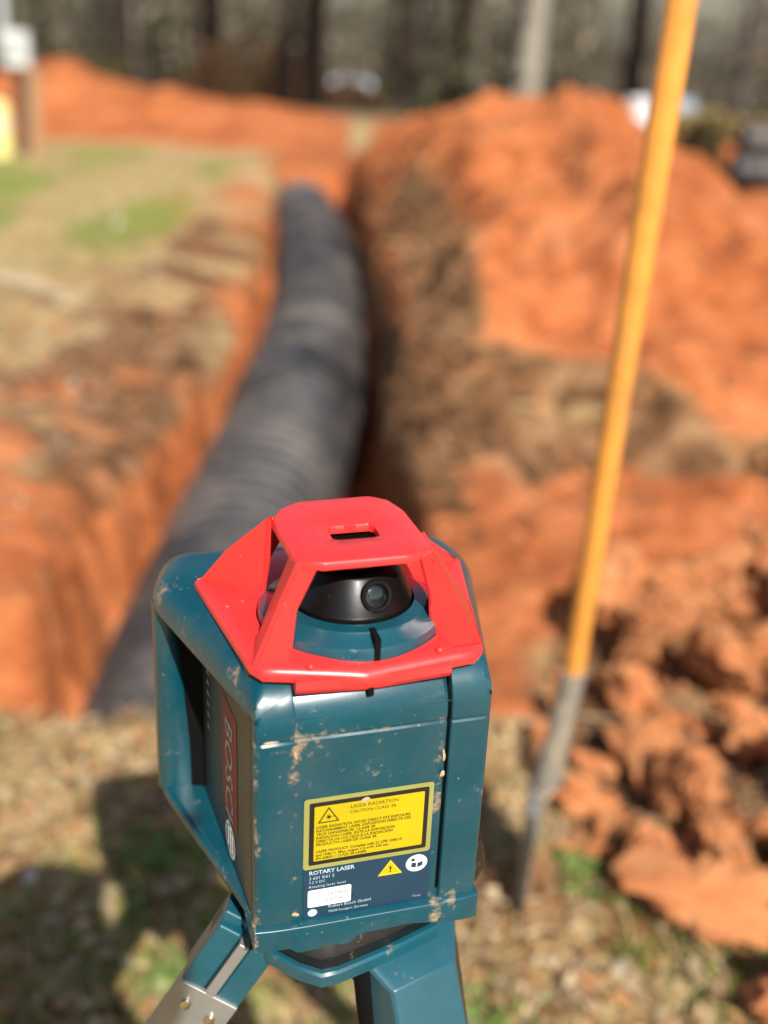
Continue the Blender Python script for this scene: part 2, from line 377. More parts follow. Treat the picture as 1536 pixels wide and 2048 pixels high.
# ------------------------------------------------------------------ black corrugated pipe in the trench
PIPE = simple('black_corrugated_plastic', (.024, .024, .026), .50, var=.3, nscale=9, bstr=.15, bdist=.003)
def dusty(mt, c, lo, hi, amt):
    nt = mt.node_tree; b = nt.nodes['Principled BSDF']; old = b.inputs['Base Color'].links[0].from_socket
    tc = N(nt, 'ShaderNodeTexCoord').outputs['Object']; n = math_(nt, 'ADD', math_(nt, 'MULTIPLY', noise(nt, tc, 2.2, 5, .65), .6), math_(nt, 'MULTIPLY', noise(nt, tc, 14, 5, .7), .4))
    nt.links.new(mix(nt, ramp(nt, n, [(lo, 0.0), (hi, amt)]), old, c), b.inputs['Base Color'])
dusty(PIPE, (.24, .19, .155), .44, .64, .55)
def catmull(P, n):
    P = [Vector(p) for p in P]; P = [2 * P[0] - P[1]] + P + [2 * P[-1] - P[-2]]; out = []
    for i in range(1, len(P) - 2):
        for k in range(n):
            t = k / n; a, b, c, d = P[i - 1:i + 3]
            out.append(.5 * ((2 * b) + (c - a) * t + (2 * a - 5 * b + 4 * c - d) * t * t + (3 * b - 3 * c + d - a) * t ** 3))
    out.append(P[-2]); return out
line = catmull([(-.50, 2.42, -.36), (-.51, 3.1, -.34), (-.49, 4.2, -.33), (-.45, 5.3, -.30), (-.46, 7.1, -.23), (-.62, 8.9, -.22), (-.76, 10.0, -.22), (-.90, 10.95, -.24)], 60)
cum = [0]
for a, b in zip(line, line[1:]): cum.append(cum[-1] + (b - a).length)
L = cum[-1]; pitch = .115; ns = int(L / pitch * 7)
pts = []; rad = []
lx = [p.x for p in line]; ly = [p.y for p in line]; lz = [p.z for p in line]
for i in range(ns):
    s_ = L * i / (ns - 1)
    pts.append((np.interp(s_, cum, lx), np.interp(s_, cum, ly), np.interp(s_, cum, lz)))
    ph_ = (s_ / pitch) % 1
    rad.append(.30 if ph_ < .45 else (.262 if .55 < ph_ < .90 else .283))
mb = MB(); mb.tube(pts, rad, 44, cap=False)
inner = [r - .02 for r in rad]
mb.tube(pts, inner, 44, cap=False)
pr_ = empty('drainage_pipe', (0, 0, 0)); tag(pr_, 'large black corrugated drainage pipe lying along the open clay trench', 'pipe')
mb.build('corrugated_wall', PIPE, pr_, smooth=50)
for s_ in (2.9, 5.9):
    q = [(np.interp(s_ + k, cum, lx), np.interp(s_ + k, cum, ly), np.interp(s_ + k, cum, lz)) for k in (-.16, -.13, -.05, 0, .05, .13, .16)]
    mb = MB(); mb.tube(q, [.303, .322, .322, .312, .322, .322, .303], 44, cap=False); mb.build('coupling_band', PIPE, pr_, smooth=50)
d0 = (Vector(pts[1]) - Vector(pts[0])).normalized()
mb = MB(); p0 = Vector(pts[0]); mb.tube([p0 - d0 * .05, p0 - d0 * .045, p0 + d0 * .02], [.24, .305, .308], 44); mb.build('end_cap', PIPE, pr_, smooth=40)

# ------------------------------------------------------------------ clods
def rock(r, seed, sub=2):
    bm = bmesh.new(); bmesh.ops.create_icosphere(bm, subdivisions=sub, radius=1)
    rd = random.Random(seed); offs = [Vector((rd.uniform(-1, 1), rd.uniform(-1, 1), rd.uniform(-1, 1))).normalized() for _ in range(9)]
    amp = [rd.uniform(.12, .42) for _ in offs]
    for v in bm.verts:
        d = v.co.normalized(); k = 1.0
        for o, a in zip(offs, amp): k -= a * max(0, d.dot(o) - .35) * 1.9
        k += rd.uniform(-.07, .07)
        v.co = d * k
    V = np.array([v.co[:] for v in bm.verts]); F = [tuple(v.index for v in f.verts) for f in bm.faces]; bm.free()
    return V * r, F
def rough_rock(seed):
    V, F = rock(1, seed, 4)
    n = fbm(V[:, 0] + seed, V[:, 1] + V[:, 2] * 1.7, 1.7, 5, seed % 50, .6)
    return V * (1 + .30 * n[:, None] - .16 * np.abs(fbm(V[:, 1] - V[:, 0] * .4 + seed, V[:, 2], 4.5, 3, seed % 40))[:, None]), F
ROCKS = [rough_rock(100 + i) for i in range(10)]; ROCKS1 = [rock(1, 200 + i, 1) for i in range(8)]
CLOD = soil_material('clay_clod')
def fill_zone(me, c):
    ca = me.color_attributes.new('zone', 'FLOAT_COLOR', 'POINT'); n = len(me.vertices)
    C = np.tile(np.array([*c, 1], np.float32), (n, 1)); ca.data.foreach_set('color', C.ravel())
def scatter_rocks(name, spots, zone, protos):
    vs = []; fs = []; b = 0
    for (x, y, z, r) in spots:
        V, F = random.choice(protos); a = random.uniform(0, 6.28)
        M = np.array([[math.cos(a), -math.sin(a), 0], [math.sin(a), math.cos(a), 0], [0, 0, 1]]) @ np.diag([random.uniform(.8, 1.25), random.uniform(.8, 1.2), random.uniform(.6, .95)])
        vs.append((V * r) @ M.T + [x, y, z]); fs += [tuple(i + b for i in f) for f in F]; b += len(V)
    me = bpy.data.meshes.new(name); me.from_pydata(np.concatenate(vs).tolist(), [], fs); me.materials.append(CLOD); fill_zone(me, zone)
    me.shade_smooth(); me.set_sharp_from_angle(angle=R(38))
    o = bpy.data.objects.new(name, me); col.objects.link(o); return o
sp_ = []
def inzone(x, y): return x > .40 + .25 * max(0, (y - 1.9)) * 0 and 1.45 < y < 3.1
for _ in range(900):
    x = random.uniform(.42, 1.9); y = random.uniform(1.42, 3.05)
    if x < .42 + .12 * math.sin(y * 9) + (.22 if y < 1.62 else 0) + (.25 if y > 2.5 else 0): continue
    r = random.choice([.012, .018, .02, .025, .03, .035, .045])
    sp_.append((x, y, float(surf(x, y)[0]) + r * random.uniform(.0, .9), r))
for _ in range(1400):
    x = random.uniform(-.2, 3.6); y = random.uniform(2.6, 9.5)
    if x < float(xr(np.array(y))) + .02: continue
    r = random.uniform(.008, .034) * (1.2 if y > 4 else 1)
    sp_.append((x, y, float(surf(x, y)[0]) + r * .2, r))
for _ in range(500):
    x = random.uniform(-2.0, -1.0); y = random.uniform(2.6, 11); r = random.uniform(.01, .03)
    sp_.append((x, y, float(surf(x, y)[0]) + r * .2, r))
o = scatter_rocks('loose_clay_lumps', sp_, (1, 0, 0), ROCKS1); tag(o, 'loose crumbs of orange clay scattered over pile and banks', 'clay lumps', kind='stuff')
sp_ = []
for _ in range(500):
    y = random.uniform(3.7, 11); x = float(xr(np.array(y))) + abs(random.gauss(0, .22)) + .02
    if random.random() < .4: y = random.gauss(4.15, .25); x = random.uniform(.1, 2.6)
    r = random.uniform(.015, .05); sp_.append((x, y, float(surf(x, y)[0]) + r * .3, r))
o = scatter_rocks('topsoil_lumps', sp_, (0, 0, 1), ROCKS1); tag(o, 'brown topsoil crumbs along the right trench edge', 'soil lumps', kind='stuff')
# the biggest clods are things of their own
meshes = []
for i in range(6):
    V, F = ROCKS[i]; me = bpy.data.meshes.new('clay_clod'); me.from_pydata(V.tolist(), [], F); me.materials.append(CLOD); fill_zone(me, (1, 0, 0))
    me.shade_smooth(); me.set_sharp_from_angle(angle=R(36)); meshes.append(me)
clod_spots = []
for r0, cnt in ((.165, 5), (.135, 9), (.11, 14), (.085, 22), (.06, 30), (.042, 40)):
    got = tries = 0
    while got < cnt and tries < 500:
        tries += 1
        x = random.uniform(.38, 1.32); y = random.uniform(1.36, 2.85); r = r0 * random.uniform(.88, 1.12)
        if y < 1.52 and x < .54 + r: continue
        if x < .44 + r * .9 and not (r < .07 and 1.8 < y < 2.3): continue
        if x < .60 and y > 2.3: continue
        if all((x - a) ** 2 + (y - b) ** 2 > (.70 * (r + c)) ** 2 for a, b, c in clod_spots): clod_spots.append((x, y, r)); got += 1
for i, (x, y, r) in enumerate(clod_spots):
    o = bpy.data.objects.new('clay_clod', meshes[i % 6]); col.objects.link(o)
    o.location = (x, y, float(surf(x, y)[0]) + r * random.uniform(.5, 1.15)); o.scale = (r * random.uniform(.8, 1.5), r * random.uniform(.7, 1.2), r * random.uniform(.6, 1.1))
    o.rotation_euler = (random.uniform(-.5, .5), random.uniform(-.5, .5), random.uniform(0, 6.28))
    tag(o, 'large orange clay clod heaped on the ground right of the shovel', 'clay clod', 'large clay clods right of the shovel')

# ------------------------------------------------------------------ grass, leaves, straw
def attr_mat(name, rough=.8, trans=.25):
    m, nt, b = newmat(name); a = N(nt, 'ShaderNodeAttribute', attribute_name='tint')
    tc = N(nt, 'ShaderNodeTexCoord').outputs['Object']; n = noise(nt, tc, 60, 2)
    nt.links.new(mix(nt, ramp(nt, n, [(.3, 0.0), (.7, .35)]), a.outputs['Color'], (.08, .05, .02)), b.inputs['Base Color'])
    b.inputs['Roughness'].default_value = rough; b.inputs['Specular IOR Level'].default_value = .25
    if trans:
        t = N(nt, 'ShaderNodeBsdfTranslucent'); nt.links.new(a.outputs['Color'], t.inputs[0])
        ms = N(nt, 'ShaderNodeMixShader'); ms.inputs[0].default_value = trans
        nt.links.new(b.outputs[0], ms.inputs[1]); nt.links.new(t.outputs[0], ms.inputs[2]); nt.links.new(ms.outputs[0], nt.nodes['Material Output'].inputs[0])
    return m
LEAF = attr_mat('leaf_litter'); 
def poly_cloud(name, V, F, C, mat):
    """V (n,k,3) pieces, F face list per piece, C (n,3) colours"""
    n, k, _ = V.shape; F = np.array(F); me = bpy.data.meshes.new(name)
    idx = (F[None] + (np.arange(n) * k)[:, None, None]).astype(np.int32); nf = n * len(F); w = F.shape[1]
    me.vertices.add(n * k); me.vertices.foreach_set('co', V.reshape(-1).astype(np.float32))
    me.loops.add(nf * w); me.loops.foreach_set('vertex_index', idx.ravel())
    me.polygons.add(nf); me.polygons.foreach_set('loop_start', np.arange(nf, dtype=np.int32) * w); me.polygons.foreach_set('loop_total', np.full(nf, w, np.int32))
    me.update()
    ca = me.color_attributes.new('tint', 'FLOAT_COLOR', 'POINT'); CC = np.ones((n, k, 4), np.float32); CC[..., :3] = C[:, None]
    ca.data.foreach_set('color', CC.ravel()); me.materials.append(mat); o = bpy.data.objects.new(name, me); col.objects.link(o); return o
def pick(n, pal, jit=.18):
    P = np.array(pal); c = P[rng.integers(0, len(P), n)]; return np.clip(c * (1 + jit * rng.standard_normal((n, 1))), 0, 1)
def outside_trench(x, y):
    return ground_h(x, y, False)[1] < .15
def pts_in(n, xr_, yr_, dens):
    x = rng.uniform(*xr_, n); y = rng.uniform(*yr_, n); k = rng.uniform(0, 1, n) < dens(x, y); x, y = x[k], y[k]
    k = outside_trench(x, y); return x[k], y[k]
# leaves: bent 4-vertex diamonds
def leaves(name, x, y, size, pal, lift=.012):
    n = len(x); z = surf(x, y); a = rng.uniform(0, 2 * np.pi, n); s = rng.uniform(.5, 1.2, n) * size
    u = np.stack([np.cos(a), np.sin(a), rng.normal(0, .35, n)], 1); v = np.stack([-np.sin(a), np.cos(a), rng.normal(0, .35, n)], 1)
    c = np.stack([x, y, z + lift * rng.uniform(.3, 2, n)], 1)
    V = np.stack([c - u * s[:, None], c + v * s[:, None] * .5, c + u * s[:, None], c - v * s[:, None] * .5], 1)
    V[:, 1, 2] += s * .25; V[:, 3, 2] += s * .25
    return poly_cloud(name, V, [(0, 1, 2), (0, 2, 3)], pick(n, pal), LEAF)
PAL_LEAF = [(.62, .44, .26), (.66, .50, .32), (.60, .34, .15), (.42, .24, .10), (.32, .17, .07), (.52, .36, .19), (.30, .16, .07), (.62, .46, .28), (.50, .24, .10)]
PAL_STRAW = [(.58, .45, .22), (.50, .36, .17), (.42, .33, .14), (.64, .52, .30)]
PAL_GREEN = [(.18, .34, .03), (.24, .42, .04), (.30, .44, .08), (.14, .26, .03), (.42, .46, .14)]
x, y = pts_in(9000, (-1.6, 1.3), (.9, 2.25), lambda x, y: .9 * (1 - .75 * sst(.35, .55, x) * sst(1.45, 1.6, y)))
x2, y2 = pts_in(7000, (-3.5, -1.12), (2.3, 8), lambda x, y: (.45 * gauss(x, -1.6, .5) + .15) * sst(-.2, .4, fbm(x, y, 2.5, 2, 83)))
x3, y3 = pts_in(1500, (-.2, 3), (3.7, 6), lambda x, y: .12 * gauss(y, 4.2, .3) + .12 * gauss(x, .15, .3))
o = leaves('leaf_litter', np.r_[x, x2, x3], np.r_[y, y2, y3], .021, PAL_LEAF); tag(o, 'dry brown leaves covering the ground by the trench', 'leaves', kind='stuff')
def blades(name, x, y, hgt, wid, pal, lean=.5):
    n = len(x); z = surf(x, y); a = rng.uniform(0, 2 * np.pi, n); h = rng.uniform(.5, 1.3, n) * hgt; l = rng.normal(0, lean, (n, 2)) * h[:, None]
    c = np.stack([x, y, z - .004], 1); w = np.stack([np.cos(a) * wid, np.sin(a) * wid, np.zeros(n)], 1)
    mid = c + np.stack([l[:, 0] * .35, l[:, 1] * .35, h * .6], 1); tip = c + np.stack([l[:, 0], l[:, 1], h], 1)
    V = np.stack([c - w, c + w, mid + w * .7, mid - w * .7, tip], 1)
    return poly_cloud(name, V, [(0, 1, 2), (0, 2, 3), (3, 2, 4)], pick(n, pal), LEAF)
def gmask(x, y): return sst(.05, .5, fbm(x, y, 3.2, 3, 80))
x, y = pts_in(26000, (-1.6, 1.2), (.9, 2.2), lambda x, y: gmask(x, y) * (1 - .8 * sst(.35, .55, x) * sst(1.5, 1.65, y)))
x2, y2 = pts_in(20000, (-4.5, -1.5), (6, 13), lambda x, y: np.clip(gauss(x, -1.95, .4) * gauss(y, 8.4, .9) + gauss(x, -3.6, .6) * gauss(y, 10, 1.3) + .10 + .3 * sst(.1, .6, fbm(x, y, 1.1, 2, 81)), 0, 1))
o = blades('green_grass', np.r_[x, x2], np.r_[y, y2], .032, .0028, PAL_GREEN); tag(o, 'short green grass and weeds growing in patches', 'grass', kind='stuff')
x, y = pts_in(14000, (-1.6, 1.2), (.9, 2.25), lambda x, y: .7 * (1 - .8 * sst(.35, .55, x) * sst(1.5, 1.65, y)))
x2, y2 = pts_in(26000, (-6, -1.3), (4.2, 14), lambda x, y: .8 * sst(-1.5, -2.1, x) + .04)
o = blades('dry_grass', np.r_[x, x2], np.r_[y, y2], .04, .003, PAL_STRAW, 1.0); tag(o, 'flattened straw coloured dry grass on the lawn', 'dry grass', kind='stuff')
def weeds(x0, y0, name, label):
    n = 420; a = rng.uniform(0, 6.28, n); r = np.abs(rng.normal(0, .06, n)) * (1 + .5 * np.sin(a * 3))
    x = x0 + r * np.cos(a); y = y0 + r * np.sin(a)
    o = leaves(name, x, y, .013, [(.10, .20, .03), (.16, .27, .05), (.24, .34, .08), (.34, .34, .14)], .018); tag(o, label, 'weed', kind='stuff')
weeds(.17, 1.36, 'weed_clump', 'bright green low weed clump at the bottom right of the tripod')
weeds(.40, 1.75, 'weed_clump', 'dark green weed clump in front of the clods beside the shovel blade')
weeds(-.40, 1.72, 'weed_clump', 'green weed clump in the sunlit gap between the two shadows')
weeds(-.30, 1.42, 'weed_clump', 'green weed clump beside the left tripod leg')
# pale bits
TW = attr_mat('twig_litter', trans=0)
x, y = pts_in(700, (-1.6, 1.3), (.9, 2.25), lambda x, y: .8 + 0 * x); x2, y2 = pts_in(700, (-3, -1.1), (2.3, 7), lambda x, y: .8 + 0 * x); x = np.r_[x, x2]; y = np.r_[y, y2]
n = len(x); z = surf(x, y); a = rng.uniform(0, 6.28, n); l = rng.uniform(.03, .12, n); c = np.stack([x, y, z + .008], 1); u = np.stack([np.cos(a) * l, np.sin(a) * l, rng.normal(0, .12, n) * l], 1); v = np.stack([-np.sin(a), np.cos(a), 0 * a], 1) * .0028; w3 = np.array([0, 0, .005])
o = poly_cloud('twigs', np.stack([c - u - v, c - u + v, c - u + w3, c + u - v * .5, c + u + v * .5, c + u + w3 * .6], 1), [(0, 1, 4, 3), (1, 2, 5, 4), (2, 0, 3, 5)], pick(n, [(.16, .09, .05), (.40, .28, .17), (.07, .045, .03), (.55, .42, .28)]), TW); tag(o, 'small dry twigs lying in the leaf litter', 'twigs', kind='stuff')
def single(name, verts, faces, mat, label, cat, group=None, loc=(0, 0, 0)):
    mb = MB(); mb.add(verts, faces); o = mb.build(name, mat, smooth=30, fix=False); o.location = loc; tag(o, label, cat, group); return o
STICK = simple('pale_stick_wood', (.55, .46, .32), .7, nscale=30)
mb = MB(); mb.tube([(-2.35, 6.35, .10), (-2.0, 6.15, .09), (-1.55, 5.75, .11)], [.018, .017, .012], 8); o = mb.build('stick', STICK); tag(o, 'thin pale stick lying across the grass at the left edge', 'stick')
STONE = simple('pale_stone', (.55, .48, .40), .8, nscale=12)
for (x, y, r, lab) in [(1.78, 4.9, .028, 'small pale stone at the right edge of the clay pile'), (2.08, 6.4, .04, 'round pale stone high on the clay pile right of the shovel handle'), (.44, 1.53, .022, 'small white stone on the ground at the foot of the clods'), (-2.0, 8.3, .06, 'whitish stone in the green patch on the lawn'), (-1.28, 4.45, .035, 'pale stone on the left bank of the trench'), (-.62, 1.66, .022, 'cream pebble at the edge of the shadow on the left')]:
    V, F = rock(r, int(x * 100) + 900, 2); o = single('stone', V.tolist(), F, STONE, lab, 'stone'); o.location = (x, y, float(surf(x, y)[0]) + r * .5)

# ------------------------------------------------------------------ far woods
BARK = simple('dark_bark', (.014, .009, .007), .95, spec=.05, nscale=6, var=.4, bstr=.5, bdist=.02)
BARKB = simple('umber_bark', (.035, .025, .019), .95, spec=.1, nscale=6, var=.3, bstr=.5, bdist=.02); BARKM = simple('brown_grey_bark', (.11, .085, .065), .9, nscale=6, var=.35, bstr=.5, bdist=.02)
BARKP = simple('pale_grey_bark', (.30, .26, .20), .85, nscale=6, var=.25, bstr=.3, bdist=.02)
TWIG = simple('twig_bark', (.16, .13, .10), .9, nscale=3, var=.4, bstr=0)
def gz(x, y): return float(ground_h(np.array([x]), np.array([y]), False)[0][0])
def tree(x, y, r, hgt, mat, label, lean=(0, 0), seed=0):
    rd = random.Random(seed); t = empty('tree', (x, y, gz(x, y) - .1)); tag(t, label, 'tree')
    mb = MB(); P = []; RR = []
    for i in range(9):
        f = i / 8; P.append((lean[0] * f * hgt + .12 * math.sin(3 * f + seed), lean[1] * f * hgt, f * hgt)); RR.append(r * (1.35 - .35 * min(1, f * 8)) * (1 - .8 * f) + .01)
    mb.tube(P, RR, 10); mb.build('trunk', mat, t)
    mb = MB()
    for i in range(26):
        f = rd.uniform(.28, .97); p = Vector((lean[0] * f * hgt, lean[1] * f * hgt, f * hgt)); a = rd.uniform(0, 6.28)
        d = Vector((math.cos(a), math.sin(a), rd.uniform(.3, 1.1))).normalized(); l = hgt * rd.uniform(.1, .24) * (1.2 - f)
        q = p + d * l * .5 + Vector((0, 0, .05)); e = p + d * l
        mb.tube([p, q, e], [r * .3 * (1.1 - f), r * .18 * (1.1 - f), .008], 5, cap=False)
        for k in range(7):
            s0 = p.lerp(e, rd.uniform(.3, 1)); b = rd.uniform(0, 6.28); dd = (d + Vector((math.cos(b), math.sin(b), rd.uniform(-.2, .8)))).normalized()
            mb.tube([s0, s0 + dd * l * rd.uniform(.2, .5)], [.012, .004], 3, cap=False)
    mb.build('crown', mat, t, fix=False)
tree(-5.6, 24, .20, 13, BARKB, 'brown grey tree trunk, second from the left behind the clay bank', seed=1)
tree(-3.70, 23, .19, 14, BARK, 'slim dark straight tree trunk left of the trench', seed=2)
tree(-1.72, 22, .20, 15, BARK, 'dark tree trunk rising directly beyond the trench end', lean=(.075, 0), seed=3)
tree(-1.98, 21.2, .22, 2.0, BARK, 'short thick dark stump standing at the foot of the trench trunk', seed=4)
tree(2.47, 24, .24, 15, BARKP, 'pale grey leaning tree trunk above the middle of the clay pile', lean=(.045, 0), seed=5)
tree(4.45, 24, .20, 14, BARK, 'dark tree trunk just left of the yellow shovel handle', seed=6)
tree(1.10, 27, .20, 13, BARK, 'dark tree trunk behind the left peak of the clay pile', seed=7)
tree(-.05, 25, .26, 14, BARKB, 'broad umber tree trunk left of the left peak of the clay pile', seed=21)
tree(8.3, 24, .22, 13, BARKB, 'umber tree trunk at the top right corner', seed=22)
tree(.45, 30, .18, 13, BARKM, 'brown tree trunk far behind the clay pile left of its peak', seed=8)
tree(-6.2, 17.9, .12, 9, BARK, 'thin dark tree trunk at the left edge by the meter post', seed=9)
tree(7.3, 26, .20, 13, BARKM, 'brown tree trunk right of the shovel handle top', seed=10)
tree(1.75, 33, .22, 14, BARKM, 'greyish trunk deep in the woods between the dark and the pale trunk', seed=12)
tree(-.15, 36, .2, 14, BARKM, 'grey brown trunk deep in the woods above the white car', seed=13)
# woods mass: stems, twigs and brush
def clear_view(x, y):
    q = x / y
    return ~((y < 46) & (((q > -.068) & (q < -.022)) | ((q > .155) & (q < .285))))
n = 5600; x = rng.uniform(-34, 34, n); y = 25 + 40 * rng.uniform(0, 1, n) ** .8; k_ = clear_view(x, y) | (rng.uniform(0, 1, n) < .04); x = x[k_]; y = y[k_]; n = len(x)
V = []; C = []
zz = ground_h(x, y, False)[0]; hh = np.where(rng.uniform(0, 1, n) < .3, rng.uniform(5, 13, n), rng.uniform(1.2, 4.5, n)); w = hh * rng.uniform(.004, .010, n)
ln = rng.normal(0, .10, (n, 2)) * hh[:, None]
c = np.stack([x, y, zz - .1], 1); t = c + np.stack([ln[:, 0], ln[:, 1], hh], 1)
e1 = np.stack([w, 0 * w, 0 * w], 1); e2 = np.stack([-.5 * w, .87 * w, 0 * w], 1); e3 = np.stack([-.5 * w, -.87 * w, 0 * w], 1)
V = np.stack([c + e1, c + e2, c + e3, t], 1)
o = poly_cloud('far_stems', V, [(0, 1, 3), (1, 2, 3), (2, 0, 3)], pick(n, [(.16, .12, .09), (.10, .075, .055), (.30, .26, .20), (.22, .19, .14)], .3), LEAF); tag(o, 'dense bare saplings and thin stems of the winter woods', 'woods', kind='stuff')
n = 90000; x = rng.uniform(-36, 36, n); y = 23.5 + 40 * rng.uniform(0, 1, n) ** 1.1; zz = ground_h(x, y, False)[0]
hf = rng.uniform(0, 1, n) ** 1.6 * (3.2 + 2.6 * fbm(x, y, .35, 2, 90)) + .03 * (y - 23) * rng.uniform(0, 1, n) * 3
k_ = clear_view(x, y) | (zz + np.maximum(hf, 0) < 1.5 - .066 * y - .35); x, y, zz, hf = x[k_], y[k_], zz[k_], hf[k_]; n = len(x)
c = np.stack([x, y, zz + np.maximum(hf, 0)], 1); a = rng.uniform(0, 6.28, n); s = rng.uniform(.05, .20, n)[:, None]
u = np.stack([np.cos(a), np.sin(a), rng.normal(0, .8, n)], 1) * s; v = np.stack([rng.normal(0, .5, n), rng.normal(0, .5, n), np.ones(n)], 1) * s * .5
V = np.stack([c - u, c + v, c + u, c - v], 1); g = fbm(x, zz * 0 + hf, .5, 3, 95)[:, None]
P1 = pick(n, [(.21, .165, .105), (.12, .095, .06), (.30, .25, .17)], .28); P2 = pick(n, [(.075, .08, .04), (.13, .125, .07), (.055, .045, .03)], .25)
o = poly_cloud('underbrush', V, [(0, 1, 2), (0, 2, 3)], np.where(g > .05, P1, P2), LEAF); tag(o, 'olive and grey leafy underbrush filling the far woods', 'underbrush', kind='stuff')
def _unused(): pass
def shrub(x0, y0, rx, hz, n, pal, label):
    a = rng.uniform(0, 6.28, n); r = np.sqrt(rng.uniform(0, 1, n)); z = rng.uniform(0, 1, n)
    lump = .75 + .35 * np.sin(a * 3 + z * 5 + x0)
    x = x0 + rx * r * lump * np.cos(a) * (1.1 - .6 * z); y = y0 + rx * .5 * r * np.sin(a); zz = gz(x0, y0) + z * hz * lump
    c = np.stack([x, y, zz], 1); b = rng.uniform(0, 6.28, n); s = rng.uniform(.02, .06, n)[:, None]
    u = np.stack([np.cos(b), np.sin(b), rng.normal(0, .6, n)], 1) * s; v = np.stack([rng.normal(0, .5, n), rng.normal(0, .5, n), np.ones(n)], 1) * s * .6
    o = poly_cloud('foliage', np.stack([c - u, c + v, c + u, c - v], 1), [(0, 1, 2), (0, 2, 3)], pick(n, pal, .25), LEAF)
    t = empty('shrub', (x0, y0, gz(x0, y0))); o.parent = t; o.location = (-x0, -y0, -gz(x0, y0)); tag(t, label, 'shrub')
    mb = MB()
    for k in range(9):
        q = random.uniform(0, 6.28); mb.tube([(0, 0, -.05), (.3 * rx * math.cos(q), .2 * rx * math.sin(q), hz * .5), (.7 * rx * math.cos(q), .3 * rx * math.sin(q), hz * .9)], [.02, .012, .004], 5)
    mb.build('stem', TWIG, t, fix=False)
BRN = [(.13, .065, .03), (.08, .045, .025), (.17, .09, .04)]
shrub(-3.1, 20.5, .75, .95, 5000, BRN, 'reddish brown leafy shrub left of the trunk beyond the trench')
shrub(-2.3, 21.5, .6, 1.0, 4000, BRN, 'dark brown shrub beside the stump beyond the trench end')
shrub(-1.2, 22.5, 1.0, .5, 6000, BRN, 'low brown thicket below the white car')
shrub(-4.9, 20, .8, .65, 5000, [(.14, .12, .05), (.09, .08, .04)], 'olive shrub behind the clay bank between the two left trunks')
shrub(2.85, 11.4, .28, .55, 2400, [(.09, .075, .02), (.14, .11, .03), (.06, .05, .02)], 'dark olive shrub right of the shovel handle behind the clay pile')
shrub(4.6, 17.5, 1.6, .35, 5000, [(.42, .32, .12), (.34, .25, .10)], 'patch of tall tan dry weeds at the right edge behind the pile')

# vehicles far downhill
CARW = simple('white_car_paint', (.78, .80, .82), .2, coat=.8, var=.02, bstr=0); CARS = simple('silver_blue_paint', (.33, .40, .46), .25, metal=.3, coat=.6, var=.03, bstr=0)
GLASS = simple('glare_tinted_glass', (.5, .56, .6), .05, coat=1, var=.05, bstr=0); TYRE = simple('tyre_rubber', (.02, .02, .02), .8, bstr=0); CHROME = simple('lamp_lens', (.7, .7, .65), .1, metal=.6, bstr=0)  # pale window colour stands in for sky glare on the glass
def car(x, y, rz, paint, label, truck=False):
    t = empty('parked_car' if not truck else 'pickup_truck', (x, y, gz(x, y)), rz); tag(t, label, 'car' if not truck else 'pickup truck')
    W = .9
    prof = [(-2.3, .45), (-2.3, .95), (-1.3, 1.05), (2.2, 1.02), (2.3, .9), (2.3, .45)]
    mb = MB(); mb.loft([[(px, s * W, pz) for px, pz in prof] for s in (-1, 1)]); mb.build('body', paint, t, bevel=.06)
    cab = [(-1.2, 1.0), (-.55, 1.48), (1.3 if not truck else .7, 1.5), (2.1 if not truck else 1.0, 1.0)]
    mb = MB(); mb.loft([[(px, s * (W - .05 - .14 * (pz > 1.2)), pz) for px, pz in cab] for s in (-1, 1)]); mb.build('cabin', paint, t, bevel=.05)
    for s in (-1, 1):
        mb = MB(); mb.add([(-.95, s * .875, 1.07), (-.5, s * .775, 1.4), (.6, s * .775, 1.42), (.85, s * .875, 1.07)], [(0, 1, 2, 3)]); mb.build('side_window', GLASS, t, smooth=None)
    mb = MB(); mb.add([(-1.23, -.72, 1.07), (-1.23, .72, 1.07), (-.66, .62, 1.44), (-.66, -.62, 1.44)], [(0, 1, 2, 3)]); mb.build('windscreen', GLASS, t, smooth=None)
    for px in (-1.45, 1.4):
        for s in (-1, 1):
            mb = MB(); mb.tube([(px, s * .72, .36), (px, s * .93, .36)], .36, 20); w = mb.build('wheel', TYRE, t)
            mb = MB(); mb.tube([(px, s * .90, .36), (px, s * .94, .36)], .2, 12); mb.build('rim', CHROME, w)
    for s in (-1, 1): mb = MB(); mb.box((-2.31, s * .65, .78), (.05, .32, .16)); mb.build('headlight', CHROME, t, bevel=.02)
car(-1.9, 44.5, R(90), CARW, 'white car parked in the woods above the end of the trench')
car(9.2, 43, R(12), CARS, 'silver blue pickup parked in the woods behind the shovel handle', True)

# white bucket added as a bright spot at the shoulder of the pile
BUCK = simple('white_bucket_plastic', (.82, .84, .84), .35, var=.03, bstr=0)
bk = empty('bucket', (2.62, 13.2, gz(2.62, 13.2) + .0)); tag(bk, 'white plastic bucket added as a bright spot behind the clay pile just left of the handle', 'bucket')
mb = MB(); mb.lathe([(.12, 0), (.13, .01), (.15, .33), (.16, .34), (.16, .38), (.15, .38), (.145, .36), (.12, .02)], n=32); mb.build('pail', BUCK, bk)
mb = MB(); mb.tube([(.155 * math.cos(a), .02, .34 - .22 * math.sin(a)) for a in np.linspace(0, math.pi, 14)], .004, 6); mb.build('handle', SCREW, bk)
bk.location.z = .44; bk.location.y = 12.4; bk.location.x = 2.42
